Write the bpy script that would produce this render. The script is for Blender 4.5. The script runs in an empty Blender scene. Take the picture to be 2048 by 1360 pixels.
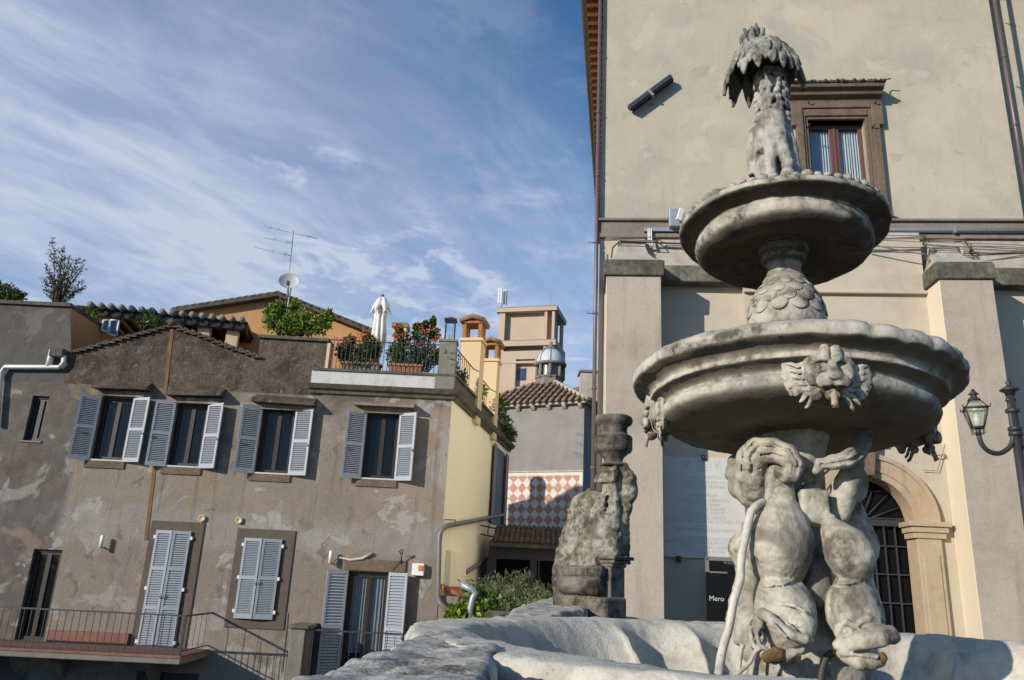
import bpy, math, random
import numpy as np
from mathutils import Vector, Matrix
import openvdb as vdb
random.seed(7)
SC = bpy.context.scene
COL = SC.collection
R_ = math.radians
# ------------------------------------------------------------------ camera
F = 1562.0                                   # focal length in pixels of a 2048 px wide frame
zen = np.array([246., 5080., -F]); zen /= np.linalg.norm(zen)
_b = np.array([0, 0, 1.]); Yc = -(_b - np.dot(_b, zen) * zen); Yc /= np.linalg.norm(Yc)
Xc = np.cross(Yc, zen)
RW = np.array([Xc, Yc, zen])                 # world = RW @ camera
EYE = np.array([0, 0, 1.7])
cam = bpy.data.cameras.new('camera'); cam.sensor_width = 36; cam.lens = 36 * F / 2048
cam.clip_start = .05; cam.clip_end = 3000
camo = bpy.data.objects.new('camera', cam); COL.objects.link(camo)
camo.matrix_world = Matrix.Translation(Vector(EYE)) @ Matrix([list(r) for r in RW]).to_4x4()
SC.camera = camo
# ------------------------------------------------------------------ light
SUN_TO = np.array([-1.1, -.89, .46]); SUN_TO /= np.linalg.norm(SUN_TO)
W = bpy.data.worlds.new('World'); SC.world = W; W.use_nodes = True
nt = W.node_tree; nt.nodes.clear()
def N(t, ty, **kw):
    n = t.nodes.new(ty)
    for k, v in kw.items():
        if k.startswith('i_'):
            key = k[2:]
            n.inputs[int(key) if key.isdigit() else key.replace('_', ' ')].default_value = v
        else: setattr(n, k, v)
    return n
def L(t, a, b): t.links.new(a, b)
def mth(t, op, a, b=None, c=None, clamp=False):
    n = t.nodes.new('ShaderNodeMath'); n.operation = op; n.use_clamp = clamp
    for i, v in enumerate((a, b, c)):
        if v is None: continue
        if isinstance(v, (int, float)): n.inputs[i].default_value = v
        else: t.links.new(v, n.inputs[i])
    return n.outputs[0]
sky = N(nt, 'ShaderNodeTexSky', sky_type='NISHITA', sun_disc=False, sun_elevation=math.asin(SUN_TO[2]),
        sun_rotation=math.atan2(SUN_TO[0], SUN_TO[1]), air_density=1.0, dust_density=.6, ozone_density=4.0, altitude=300)
tc = N(nt, 'ShaderNodeTexCoord')
sx = N(nt, 'ShaderNodeSeparateXYZ'); L(nt, tc.outputs['Generated'], sx.inputs[0])
zz = mth(nt, 'ADD', mth(nt, 'MAXIMUM', sx.outputs[2], 0.0), .06)
cx = mth(nt, 'DIVIDE', sx.outputs[0], zz); cy = mth(nt, 'DIVIDE', sx.outputs[1], zz)
al = mth(nt, 'ADD', mth(nt, 'MULTIPLY', cx, .57), mth(nt, 'MULTIPLY', cy, .82))      # along the streaks
ac = mth(nt, 'SUBTRACT', mth(nt, 'MULTIPLY', cx, .82), mth(nt, 'MULTIPLY', cy, .57)) # across them
def cnoise(sa, sc_, detail, rough, dist, off):
    cb = N(nt, 'ShaderNodeCombineXYZ'); L(nt, mth(nt, 'MULTIPLY', al, sa), cb.inputs[0])
    L(nt, mth(nt, 'MULTIPLY', ac, sc_), cb.inputs[1]); cb.inputs[2].default_value = off
    n = N(nt, 'ShaderNodeTexNoise', i_Scale=1.0, i_Detail=detail, i_Roughness=rough, i_Distortion=dist)
    L(nt, cb.outputs[0], n.inputs['Vector']); return n.outputs[0]
n1 = cnoise(.8, 1.7, 10, .64, .8, 3.1)
n2 = cnoise(3.2, 5.5, 8, .62, .6, 8.7)
n3 = cnoise(.35, .8, 4, .5, .2, 1.3)
veil = N(nt, 'ShaderNodeMapRange', interpolation_type='SMOOTHSTEP', i_1=-.48, i_2=-1.25, i_3=0.0, i_4=.62); L(nt, ac, veil.inputs[0])
bias = mth(nt, 'MULTIPLY_ADD', n3, .5, mth(nt, 'MULTIPLY_ADD', n2, .35, n1))
wis = N(nt, 'ShaderNodeMapRange', interpolation_type='SMOOTHSTEP', i_1=.80, i_2=1.3, i_3=0.0, i_4=.42); L(nt, bias, wis.inputs[0])
gate = N(nt, 'ShaderNodeMapRange', interpolation_type='SMOOTHSTEP', i_1=-.5, i_2=-1.0, i_3=.06, i_4=1.0); L(nt, ac, gate.inputs[0])
low = N(nt, 'ShaderNodeMapRange', interpolation_type='SMOOTHSTEP', i_1=.02, i_2=.35, i_3=.30, i_4=0.0); L(nt, sx.outputs[2], low.inputs[0])
cov = mth(nt, 'ADD', mth(nt, 'MULTIPLY', wis.outputs[0], gate.outputs[0]), mth(nt, 'MULTIPLY', veil.outputs[0], mth(nt, 'ADD', mth(nt, 'MULTIPLY_ADD', n1, .9, .40), mth(nt, 'MULTIPLY', mth(nt, 'SUBTRACT', n2, .5), .9))))
puff = cnoise(4.5, 4.8, 9, .6, .3, 21.0); pm = N(nt, 'ShaderNodeMapRange', interpolation_type='SMOOTHSTEP', i_1=.50, i_2=.66, i_3=0.0, i_4=.75); L(nt, puff, pm.inputs[0]); big = cnoise(.9, 1.1, 3, .5, .2, 33.0); pg = N(nt, 'ShaderNodeMapRange', interpolation_type='SMOOTHSTEP', i_1=.44, i_2=.60, i_3=.0, i_4=1.0); L(nt, big, pg.inputs[0]); cov = mth(nt, 'ADD', cov, mth(nt, 'MULTIPLY', mth(nt, 'MULTIPLY', pm.outputs[0], pg.outputs[0]), gate.outputs[0]))
cov = mth(nt, 'MINIMUM', mth(nt, 'ADD', cov, low.outputs[0]), .93)
SKY_S, CLOUD_S = .14, 1.0
bg1 = N(nt, 'ShaderNodeBackground', i_Strength=SKY_S); 
skc = N(nt, 'ShaderNodeMix', data_type='RGBA', blend_type='MULTIPLY'); skc.inputs[0].default_value = 1; L(nt, sky.outputs[0], skc.inputs[6]); skc.inputs[7].default_value = (.62, .94, 1.12, 1); L(nt, skc.outputs[2], bg1.inputs[0])
bg2 = N(nt, 'ShaderNodeBackground', i_Color=(.56, .64, .78, 1), i_Strength=CLOUD_S)
mx = N(nt, 'ShaderNodeMixShader'); L(nt, cov, mx.inputs[0]); L(nt, bg1.outputs[0], mx.inputs[1]); L(nt, bg2.outputs[0], mx.inputs[2])
wo = N(nt, 'ShaderNodeOutputWorld'); L(nt, mx.outputs[0], wo.inputs[0])
sun = bpy.data.lights.new('sun', 'SUN'); sun.energy = 4.6; sun.angle = R_(.5); sun.color = (1, .92, .80)
so = bpy.data.objects.new('sun', sun); COL.objects.link(so)
so.rotation_euler = Vector(SUN_TO).to_track_quat('Z', 'Y').to_euler(); so.location = (-20, -20, 20)
SC.view_settings.view_transform = 'Standard'; SC.view_settings.look = 'None'; SC.view_settings.exposure = 0.0; SC.view_settings.gamma = 1
# ------------------------------------------------------------------ geometry helpers
def ray(px, py): return RW @ np.array([(px - 1024) / F, (680 - py) / F, -1.0])
def atY(px, py, Y): d = ray(px, py); return EYE + d * ((Y - EYE[1]) / d[1])
def atZ(px, py, z): d = ray(px, py); return EYE + d * ((z - EYE[2]) / d[2])
def hitplane(px, py, P, n): d = ray(px, py); return EYE + d * (np.dot(np.array(P) - EYE, n) / np.dot(d, n))
class Frame:
    """a wall's own axes: x along it, y into it, z up; hit() reads a point of the photograph onto the wall"""
    def __init__(s, O, yaw):
        s.O = np.array(O, float); s.a = yaw
        s.T = np.array([math.cos(yaw), math.sin(yaw), 0]); s.I = np.array([-math.sin(yaw), math.cos(yaw), 0])
    def hit(s, px, py, d=0.0):
        q = hitplane(px, py, s.O - s.I * d, s.I) - s.O
        return float(q @ s.T), float(q[2])
    def mat(s): return Matrix.Translation(Vector(s.O)) @ Matrix.Rotation(s.a, 4, 'Z')
_tab = np.random.RandomState(3).rand(32, 32, 32).astype('f4')
def noise_at(P, scale, seed=0):
    P = np.asarray(P, 'f4') * scale + seed * 7.31
    i = np.floor(P).astype(int); f = P - i; f = f * f * (3 - 2 * f); r = 0
    for dx in (0, 1):
        for dy in (0, 1):
            for dz in (0, 1):
                w = (f[..., 0] if dx else 1 - f[..., 0]) * (f[..., 1] if dy else 1 - f[..., 1]) * (f[..., 2] if dz else 1 - f[..., 2])
                r = r + w * _tab[(i[..., 0] + dx) % 32, (i[..., 1] + dy) % 32, (i[..., 2] + dz) % 32]
    return r * 2 - 1
def rough(P, amp, scale, seed=0):
    P = np.asarray(P, float)
    return P + np.stack([noise_at(P, scale, seed + k) for k in range(3)], -1) * amp
class MB:
    def __init__(s): s.v = []; s.f = []; s.m = []; s.sm = []; s.cur = 0; s.smooth = False
    def add(s, vs, fs):
        o = len(s.v); s.v.extend([tuple(map(float, v)) for v in vs])
        for f in fs: s.f.append([i + o for i in f]); s.m.append(s.cur); s.sm.append(s.smooth)
        return s
    def box(s, x0, x1, y0, y1, z0, z1, M=None):
        vs = [(x, y, z) for x in (x0, x1) for y in (y0, y1) for z in (z0, z1)]
        if M is not None: vs = [M @ Vector(v) for v in vs]
        return s.add(vs, [(0, 1, 3, 2), (4, 6, 7, 5), (0, 4, 5, 1), (2, 3, 7, 6), (0, 2, 6, 4), (1, 5, 7, 3)])
    def quad(s, a, b, c, d): return s.add([a, b, c, d], [(0, 1, 2, 3)])
    def prism(s, poly, axis, lo, hi):
        """poly of 2D points, extruded along axis from lo to hi"""
        n = len(poly)
        def P(p, h): return {'x': (h, p[0], p[1]), 'y': (p[0], h, p[1]), 'z': (p[0], p[1], h)}[axis]
        vs = [P(p, lo) for p in poly] + [P(p, hi) for p in poly]
        fs = [[(i + 1) % n, i, n + i, n + (i + 1) % n] for i in range(n)] + [list(range(n)), list(range(2 * n - 1, n - 1, -1))]
        return s.add(vs, fs)
    def tube(s, path, r, n=10, cap=True):
        path = [np.array(p, float) for p in path]; k = len(path); rs = r if hasattr(r, '__len__') else [r] * k
        vs = []; up = np.array([0, 0, 1.]); pu = None
        for i, p in enumerate(path):
            t = path[min(i + 1, k - 1)] - path[max(i - 1, 0)]; t /= (np.linalg.norm(t) + 1e-9)
            if pu is None:
                a = up if abs(t[2]) < .9 else np.array([1., 0, 0]); pu = np.cross(t, a)
            pu = pu - np.dot(pu, t) * t; pu /= np.linalg.norm(pu) + 1e-9; w = np.cross(t, pu)
            for j in range(n):
                an = 2 * math.pi * j / n; vs.append(p + (pu * math.cos(an) + w * math.sin(an)) * rs[i])
        fs = [[i * n + j, i * n + (j + 1) % n, (i + 1) * n + (j + 1) % n, (i + 1) * n + j] for i in range(k - 1) for j in range(n)]
        if cap: fs += [list(range(n - 1, -1, -1)), [(k - 1) * n + j for j in range(n)]]
        sm = s.smooth; s.smooth = True; s.add(vs, fs); s.smooth = sm; return s
    def lathe(s, prof, n=48, c=(0, 0, 0), fn=None, smooth=True):
        vs = []; k = len(prof)
        for (r, z) in prof:
            for j in range(n):
                a = 2 * math.pi * j / n; rr, z2 = (r, z) if fn is None else fn(r, z, a)
                vs.append((c[0] + rr * math.cos(a), c[1] + rr * math.sin(a), c[2] + z2))
        fs = [[i * n + j, i * n + (j + 1) % n, (i + 1) * n + (j + 1) % n, (i + 1) * n + j] for i in range(k - 1) for j in range(n)]
        sm = s.smooth; s.smooth = smooth; s.add(vs, fs); s.smooth = sm; return s
    def ball(s, c, r, n=10):
        rr = r if hasattr(r, '__len__') else (r, r, r)
        vs = [(c[0], c[1], c[2] - rr[2])]; m = n
        for i in range(1, n // 2):
            ph = math.pi * i / (n // 2) - math.pi / 2
            for j in range(m):
                a = 2 * math.pi * j / m; vs.append((c[0] + rr[0] * math.cos(ph) * math.cos(a), c[1] + rr[1] * math.cos(ph) * math.sin(a), c[2] + rr[2] * math.sin(ph)))
        vs.append((c[0], c[1], c[2] + rr[2])); q = n // 2 - 1; fs = [[0, 1 + (j + 1) % m, 1 + j] for j in range(m)]
        fs += [[1 + i * m + j, 1 + i * m + (j + 1) % m, 1 + (i + 1) * m + (j + 1) % m, 1 + (i + 1) * m + j] for i in range(q - 1) for j in range(m)]
        fs += [[1 + (q - 1) * m + j, 1 + (q - 1) * m + (j + 1) % m, len(vs) - 1] for j in range(m)]
        sm = s.smooth; s.smooth = True; s.add(vs, fs); s.smooth = sm; return s
    def build(s, name, mat, parent=None, bevel=0, rough_=None, recalc=True):
        me = bpy.data.meshes.new(name); v = s.v
        if rough_: v = [tuple(p) for p in rough(np.array(v), *rough_)]
        me.from_pydata(v, [], s.f)
        for m in (mat if isinstance(mat, (list, tuple)) else [mat]): me.materials.append(m)
        me.polygons.foreach_set('material_index', s.m); me.polygons.foreach_set('use_smooth', s.sm); me.update()
        if recalc:
            import bmesh
            bm = bmesh.new(); bm.from_mesh(me); bmesh.ops.recalc_face_normals(bm, faces=bm.faces); bm.to_mesh(me); bm.free()
        o = bpy.data.objects.new(name, me); COL.objects.link(o)
        if parent: o.parent = parent
        if bevel:
            b = o.modifiers.new('bevel', 'BEVEL'); b.width = bevel; b.segments = 2; b.limit_method = 'ANGLE'
        return o
def tag(o, label=None, cat=None, group=None, kind=None):
    for k, v in (('label', label), ('category', cat), ('group', group), ('kind', kind)):
        if v: o[k] = v
    return o
def empty(name, loc=(0, 0, 0), label=None, cat=None, group=None, mat=None):
    o = bpy.data.objects.new(name, None); COL.objects.link(o); o.empty_display_size = .2
    if mat is not None: o.matrix_world = mat
    else: o.location = loc
    return tag(o, label, cat, group)
class Sculpt:
    """signed distance sculpting on a grid, surfaced with OpenVDB"""
    def __init__(s, lo, hi, h):
        s.lo = np.array(lo, float); s.h = h; s.n = np.ceil((np.array(hi) - s.lo) / h).astype(int) + 1
        s.f = np.full(s.n, .5, 'f4'); s.ax = [(s.lo[i] + h * np.arange(s.n[i])).astype('f4') for i in range(3)]
    def sub(s, lo, hi):
        sl = []
        for i in range(3):
            a = max(0, int((lo[i] - s.lo[i]) / s.h)); b = min(s.n[i], int((hi[i] - s.lo[i]) / s.h) + 2); sl.append(slice(a, max(a, b)))
        g = np.meshgrid(*[s.ax[i][sl[i]] for i in range(3)], indexing='ij', sparse=True)
        return tuple(sl), g
    def put(s, sl, d, k, cut):
        f = s.f[sl]
        if f.size == 0: return
        if cut:
            d = -d; h = np.clip(.5 - .5 * (f - d) / k, 0, 1); s.f[sl] = f * (1 - h) + d * h + k * h * (1 - h)
        else:
            h = np.clip(.5 + .5 * (f - d) / k, 0, 1); s.f[sl] = f * (1 - h) + d * h - k * h * (1 - h)
    def cone(s, a, b, ra, rb, k=.03, cut=False):
        a = np.array(a, float); b = np.array(b, float); m = max(ra, rb) + k * 1.5 + 3 * s.h
        sl, (X, Y, Z) = s.sub(np.minimum(a, b) - m, np.maximum(a, b) + m)
        ab = b - a; t = np.clip(((X - a[0]) * ab[0] + (Y - a[1]) * ab[1] + (Z - a[2]) * ab[2]) / (ab @ ab + 1e-12), 0, 1)
        d = np.sqrt((X - a[0] - t * ab[0]) ** 2 + (Y - a[1] - t * ab[1]) ** 2 + (Z - a[2] - t * ab[2]) ** 2) - (ra + (rb - ra) * t)
        s.put(sl, d, k, cut)
    def chain(s, pts, k=.03, cut=False):
        for (a, ra), (b, rb) in zip(pts[:-1], pts[1:]): s.cone(a, b, ra, rb, k, cut)
    def ell(s, c, r, k=.03, rot=None, cut=False):
        c = np.array(c, float); r = np.array(r, float); m = max(r) + k * 1.5 + 3 * s.h
        sl, (X, Y, Z) = s.sub(c - m, c + m); q = [X - c[0], Y - c[1], Z - c[2]]
        if rot is not None:
            M = np.array(rot); q = [M[0, i] * q[0] + M[1, i] * q[1] + M[2, i] * q[2] for i in range(3)]
        l = np.sqrt((q[0] / r[0]) ** 2 + (q[1] / r[1]) ** 2 + (q[2] / r[2]) ** 2)
        s.put(sl, (l - 1) * min(r) , k, cut)
    def boxx(s, c, r, k=.02, rot=None, cut=False, rd=.01):
        c = np.array(c, float); m = np.linalg.norm(r) + k + 3 * s.h
        sl, (X, Y, Z) = s.sub(c - m, c + m); q = [X - c[0], Y - c[1], Z - c[2]]
        if rot is not None:
            M = np.array(rot); q = [M[0, i] * q[0] + M[1, i] * q[1] + M[2, i] * q[2] for i in range(3)]
        e = [np.abs(q[i]) - (r[i] - rd) for i in range(3)]
        d = np.sqrt(sum(np.maximum(x, 0) ** 2 for x in e)) + np.minimum(np.maximum(np.maximum(e[0], e[1]), e[2]), 0) - rd
        s.put(sl, d, k, cut)
    def disp(s, amp, scale, seed=0):
        X, Y, Z = np.meshgrid(*s.ax, indexing='ij'); s.f += amp * noise_at(np.stack([X, Y, Z], -1), scale, seed).astype('f4')
    def build(s, name, mat, parent=None):
        g = vdb.FloatGrid(.5); g.copyFromArray(np.ascontiguousarray(np.clip(s.f, -.5, .5), 'f4'))
        p, q = g.convertToQuads(0.0); p = s.lo + s.h * np.array(p, float); q = np.array(q)[:, ::-1]
        me = bpy.data.meshes.new(name); me.from_pydata(p.tolist(), [], q.tolist()); me.materials.append(mat)
        me.polygons.foreach_set('use_smooth', [True] * len(q)); me.update()
        o = bpy.data.objects.new(name, me); COL.objects.link(o)
        if parent: o.parent = parent
        return o
def copy_mesh(o, parent, M):
    c = o.copy(); COL.objects.link(c); c.parent = parent; c.matrix_local = M; return c
def text(name, s, size, mat, parent, M, align='CENTER', ext=.002, bold=0):
    cu = bpy.data.curves.new(name, 'FONT'); cu.body = s; cu.size = size; cu.align_x = align; cu.extrude = ext; cu.offset = bold; cu.resolution_u = 3
    t = bpy.data.objects.new(name, cu); COL.objects.link(t); bpy.context.view_layer.update()
    me = bpy.data.meshes.new_from_object(t.evaluated_get(bpy.context.evaluated_depsgraph_get())); bpy.data.objects.remove(t)
    me.materials.clear(); me.materials.append(mat)
    o = bpy.data.objects.new(name, me); COL.objects.link(o); o.parent = parent; o.matrix_local = M; return o
WALLROT = Matrix.Rotation(R_(90), 4, 'X')    # text lying in x,y -> standing in x,z and read from -y
# ------------------------------------------------------------------ materials
def ramp(t, fac, stops):
    r = t.nodes.new('ShaderNodeValToRGB'); e = r.color_ramp.elements
    while len(e) < len(stops): e.new(.5)
    for i, (p, c) in enumerate(stops): e[i].position = p; e[i].color = (c[0], c[1], c[2], 1)
    L(t, fac, r.inputs[0]); return r.outputs[0]
def mixc(t, fac, a, b, mode='MIX'):
    n = t.nodes.new('ShaderNodeMix'); n.data_type = 'RGBA'; n.blend_type = mode
    for s, v in ((n.inputs[0], fac), (n.inputs[6], a), (n.inputs[7], b)):
        if isinstance(v, (int, float)): s.default_value = v
        elif isinstance(v, tuple): s.default_value = (v[0], v[1], v[2], 1)
        else: L(t, v, s)
    return n.outputs[2]
def noise(t, vec, scale, detail=6, rough=.6, dist=0, map_=None, loc=(0, 0, 0)):
    if map_ or any(loc):
        m = N(t, 'ShaderNodeMapping'); m.inputs['Scale'].default_value = map_ or (1, 1, 1); m.inputs['Location'].default_value = loc
        L(t, vec, m.inputs[0]); vec = m.outputs[0]
    n = N(t, 'ShaderNodeTexNoise', i_Scale=scale, i_Detail=detail, i_Roughness=rough, i_Distortion=dist); L(t, vec, n.inputs['Vector']); return n.outputs[0]
def step(t, v, lo, hi, a=0.0, b=1.0):
    n = N(t, 'ShaderNodeMapRange', interpolation_type='SMOOTHSTEP', i_1=lo, i_2=hi, i_3=a, i_4=b); L(t, v, n.inputs[0]); return n.outputs[0]
def newmat(name):
    m = bpy.data.materials.new(name); m.use_nodes = True; t = m.node_tree; b = t.nodes['Principled BSDF']
    co = N(t, 'ShaderNodeTexCoord').outputs['Object']; return m, t, b, co
def bump(t, b, h, strength, dist):
    n = N(t, 'ShaderNodeBump', i_Strength=strength, i_Distance=dist); L(t, h, n.inputs['Height']); L(t, n.outputs[0], b.inputs['Normal'])
def plain(name, col, rough_=.6, metal=0, spec=.5, var=.12, bmp=0, scale=6):
    m, t, b, co = newmat(name); n = noise(t, co, scale, 6, .65)
    c = mixc(t, n, tuple(x * (1 - var * 1.6) for x in col), tuple(min(1, x * (1 + var * 1.6)) for x in col)); L(t, c, b.inputs['Base Color'])
    b.inputs['Roughness'].default_value = rough_; b.inputs['Metallic'].default_value = metal; b.inputs['Specular IOR Level'].default_value = spec
    if bmp: bump(t, b, noise(t, co, scale * 8, 5, .6), .6, bmp)
    return m
def stucco(name, stops, scale=.7, streak=.35, streakcol=(.1, .09, .08), bmp=.006, speck=.25, layers=(), patches=(), fine=45, rough_=.92, seed=0):
    """weathered plaster or stone; layers = (axis, lo, hi, wobble, colour, amount)"""
    m, t, b, co = newmat(name)
    n = noise(t, co, scale, 9, .62, .3, loc=(seed, seed * 1.7, 0)); n2 = noise(t, co, scale * 5, 7, .6, loc=(seed, 3, 1))
    f = mth(t, 'MULTIPLY_ADD', n2, .35, mth(t, 'MULTIPLY', n, .65)); c = ramp(t, f, stops)
    sxyz = N(t, 'ShaderNodeSeparateXYZ'); L(t, co, sxyz.inputs[0])
    wob = noise(t, co, 1.1, 6, .6, .4, loc=(5 + seed, 0, 2))
    for (ax, lo, hi, wb, colr, am) in layers:
        v = mth(t, 'MULTIPLY_ADD', mth(t, 'SUBTRACT', wob, .5), wb, sxyz.outputs['xyz'.index(ax)])
        k = mth(t, 'MULTIPLY', step(t, v, lo, hi), step(t, n2, .3, .6, am * .55, am)); c = mixc(t, k, c, colr)
    for (ps, lo, hi, colr, am, sd) in patches:
        pn = noise(t, co, ps, 8, .58, .6, loc=(sd, sd * .7, sd)); c = mixc(t, step(t, pn, lo, hi, 0, am), c, colr)
    if streak:
        s_ = noise(t, co, 2.2, 6, .6, 0, (2.2, 2.2, .18), (seed, 0, 0)); c = mixc(t, step(t, s_, .52, .8, 0, streak), c, streakcol)
    if speck:
        s2 = noise(t, co, fine, 4, .7); c = mixc(t, step(t, s2, .35, .75, 0, speck), c, (.0, .0, .0), 'MIX'); c = mixc(t, step(t, s2, .3, .1, 0, speck), c, (.9, .88, .82))
    L(t, c, b.inputs['Base Color']); b.inputs['Roughness'].default_value = rough_; b.inputs['Specular IOR Level'].default_value = .2
    h = mth(t, 'MULTIPLY_ADD', noise(t, co, fine * .8, 6, .65), .5, mth(t, 'ADD', n2, mth(t, 'MULTIPLY', n, 1.5))); bump(t, b, h, .7, bmp)
    return m
def glassy(name, col=(.012, .011, .012), rough_=.04, spec=.45):
    m, t, b, co = newmat(name); b.inputs['Base Color'].default_value = (*col, 1); b.inputs['Roughness'].default_value = rough_; b.inputs['Specular IOR Level'].default_value = spec
    bump(t, b, noise(t, co, 1.7, 2, .5), .25, .02); return m
def leafmat(name, dark, light, tip=None):
    m, t, b, co = newmat(name); g = N(t, 'ShaderNodeNewGeometry'); n = noise(t, co, 3.5, 3, .6)
    f = mth(t, 'MULTIPLY_ADD', n, .5, mth(t, 'MULTIPLY', g.outputs['Random Per Island'], .5))
    c = ramp(t, f, [(.2, dark), (.55, tuple((a + b_) / 2 for a, b_ in zip(dark, light))), (.85, light)]); L(t, c, b.inputs['Base Color'])
    b.inputs['Roughness'].default_value = .45; b.inputs['Specular IOR Level'].default_value = .35
    tr = N(t, 'ShaderNodeBsdfTranslucent'); L(t, c, tr.inputs[0]); mxs = N(t, 'ShaderNodeMixShader', i_0=.3)
    L(t, b.outputs[0], mxs.inputs[1]); L(t, tr.outputs[0], mxs.inputs[2]); L(t, mxs.outputs[0], t.nodes['Material Output'].inputs[0]); return m
M = {}
BT = Frame((1.5606, 13.5, 0), R_(-6)).hit(1320, 441)[1]
M['pal'] = stucco('cream_plaster', [(.3, (.40, .355, .275)), (.45, (.48, .425, .325)), (.55, (.45, .40, .31)), (.66, (.52, .445, .33)), (.8, (.49, .435, .34))], .55, .30, (.30, .265, .21), .014, .10, fine=30, patches=((.45, .50, .62, (.55, .475, .35), .7, 2), (.7, .52, .66, (.385, .36, .31), .65, 5), (1.5, .58, .66, (.53, .49, .41), .6, 8), (2.5, .62, .68, (.34, .31, .255), .5, 13)), layers=(('z', BT + .5, BT + .05, .5, (.38, .35, .29), .7),))
M['bay'] = stucco('pale_plaster', [(.3, (.42, .36, .28)), (.5, (.52, .445, .345)), (.7, (.57, .475, .36))], .6, .25, (.3, .26, .21), .006, .08, seed=2)
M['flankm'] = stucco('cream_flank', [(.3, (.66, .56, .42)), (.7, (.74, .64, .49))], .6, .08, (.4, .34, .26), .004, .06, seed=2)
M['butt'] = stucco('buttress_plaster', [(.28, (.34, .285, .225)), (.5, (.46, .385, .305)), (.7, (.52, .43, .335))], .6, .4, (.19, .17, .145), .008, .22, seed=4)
M['cap'] = stucco('mossy_stone', [(.3, (.05, .048, .038)), (.48, (.13, .12, .09)), (.62, (.25, .23, .175)), (.8, (.13, .125, .06))], 2.2, .8, (.03, .03, .025), .01, .3, seed=5)
M['cap2'] = stucco('lime_stained_stone', [(.3, (.30, .26, .2)), (.5, (.45, .40, .33)), (.7, (.55, .50, .42))], 1.6, .3, (.16, .14, .1), .008, .2, seed=9)
M['band'] = stucco('brown_band_stone', [(.3, (.17, .14, .12)), (.6, (.28, .23, .19))], 2.5, .3, (.06, .05, .045), .006, .25)
M['wstone'] = stucco('peperino_frame', [(.3, (.11, .078, .054)), (.5, (.175, .126, .088)), (.7, (.24, .18, .128))], 2.5, .5, (.08, .06, .045), .006, .3)
M['door'] = stucco('travertine_arch', [(.3, (.34, .235, .15)), (.5, (.47, .35, .235)), (.7, (.52, .40, .28))], 1.6, .5, (.22, .13, .07), .005, .2)
M['wood'] = plain('dark_wood', (.022, .012, .009), .5, bmp=.002)
M['redwood'] = plain('red_brown_wood', (.13, .055, .042), .45)
M['glass'] = glassy('dark_pane', (.006, .006, .007), .04, .28)
M['curtain'] = plain('white_curtain', (.55, .58, .60), .9)
M['iron'] = plain('dark_iron', (.045, .045, .048), .5, .3)
M['pipebrown'] = plain('brown_downpipe', (.14, .105, .10), .4, .2)
M['grey'] = plain('grey_metal', (.30, .33, .36), .45, .3)
M['cable'] = plain('cable', (.22, .19, .16), .6)
M['dcable'] = plain('dark_cable', (.04, .035, .03), .6)
M['white'] = plain('white_plastic', (.75, .75, .72), .4)
M['marble'] = stucco('grey_marble', [(.3, (.50, .49, .46)), (.7, (.60, .59, .55))], 1.5, .08, (.4, .38, .34), .001, .04, rough_=.6)
M['letter'] = plain('engraved_letter', (.42, .41, .385), .8)
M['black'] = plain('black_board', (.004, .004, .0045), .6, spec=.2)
M['chalk'] = plain('chalk_lettering', (.55, .55, .52), .7)
M['brick'] = stucco('rafter_terracotta', [(.3, (.30, .12, .05)), (.6, (.42, .19, .08))], 3, .2, (.1, .05, .03), .004, .2)
M['gut'] = plain('bronze_gutter', (.10, .075, .05), .45, .3)
def wall(mb, x0, x1, zb, top, holes, y=0.0, dep=.25, back=None):
    """front face at y with real openings and reveals; top = [(x,z),...]"""
    xs = sorted(set([x0, x1] + [p[0] for p in top if x0 < p[0] < x1] + [h for q in holes for h in q[:2] if x0 < h < x1]))
    def tz(x):
        for (a, za), (b, zb_) in zip(top[:-1], top[1:]):
            if a - 1e-6 <= x <= b + 1e-6: return za + (zb_ - za) * (x - a) / (b - a + 1e-9)
        return top[0][1] if x < top[0][0] else top[-1][1]
    for a, b in zip(xs[:-1], xs[1:]):
        if b - a < 1e-5: continue
        mid = (a + b) / 2; hs = sorted([q for q in holes if q[0] - 1e-6 <= mid <= q[1] + 1e-6], key=lambda q: q[2]); lo = zb
        for q in hs:
            if q[2] > lo: mb.quad((a, y, lo), (b, y, lo), (b, y, q[2]), (a, y, q[2]))
            lo = q[3]
        mb.quad((a, y, lo), (b, y, lo), (b, y, tz(b - 1e-5)), (a, y, tz(a + 1e-5)))
    for q in (holes if dep else []):
        a, b, c, d = q[:4]; w = y + dep
        mb.quad((a, y, c), (a, w, c), (a, w, d), (a, y, d)); mb.quad((b, y, c), (b, y, d), (b, w, d), (b, w, c))
        mb.quad((a, y, d), (a, w, d), (b, w, d), (b, y, d)); mb.quad((a, y, c), (b, y, c), (b, w, c), (a, w, c))
    return mb
# ================================================================== GROUND
gm = stucco('paving', [(.3, (.055, .052, .047)), (.6, (.10, .095, .085))], .8, 0, bmp=.01, speck=.2)
def gz(x, y):
    t = min(1, max(0, (-x + .3 + .25 * (y - 9)) / 4)); u = min(1, max(0, (y - 9.0) / 5)); t = t * t * (3 - 2 * t); u = u * u * (3 - 2 * u)
    return -3.6 * t * u
g = MB(); xs = [-900, -300, -100, -40] + [-24 + i for i in range(44)] + [30, 60, 120, 300, 900]; ys = [-400, -120, -50, -20] + [-8 + i for i in range(48)] + [60, 100, 200, 500, 1500]
vs = [(x, y, gz(x, y)) for y in ys for x in xs]; nx = len(xs); g.smooth = True
g.add(vs, [(j * nx + i, j * nx + i + 1, (j + 1) * nx + i + 1, (j + 1) * nx + i) for j in range(len(ys) - 1) for i in range(nx - 1)])
tag(g.build('ground', gm), kind='structure')
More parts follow.
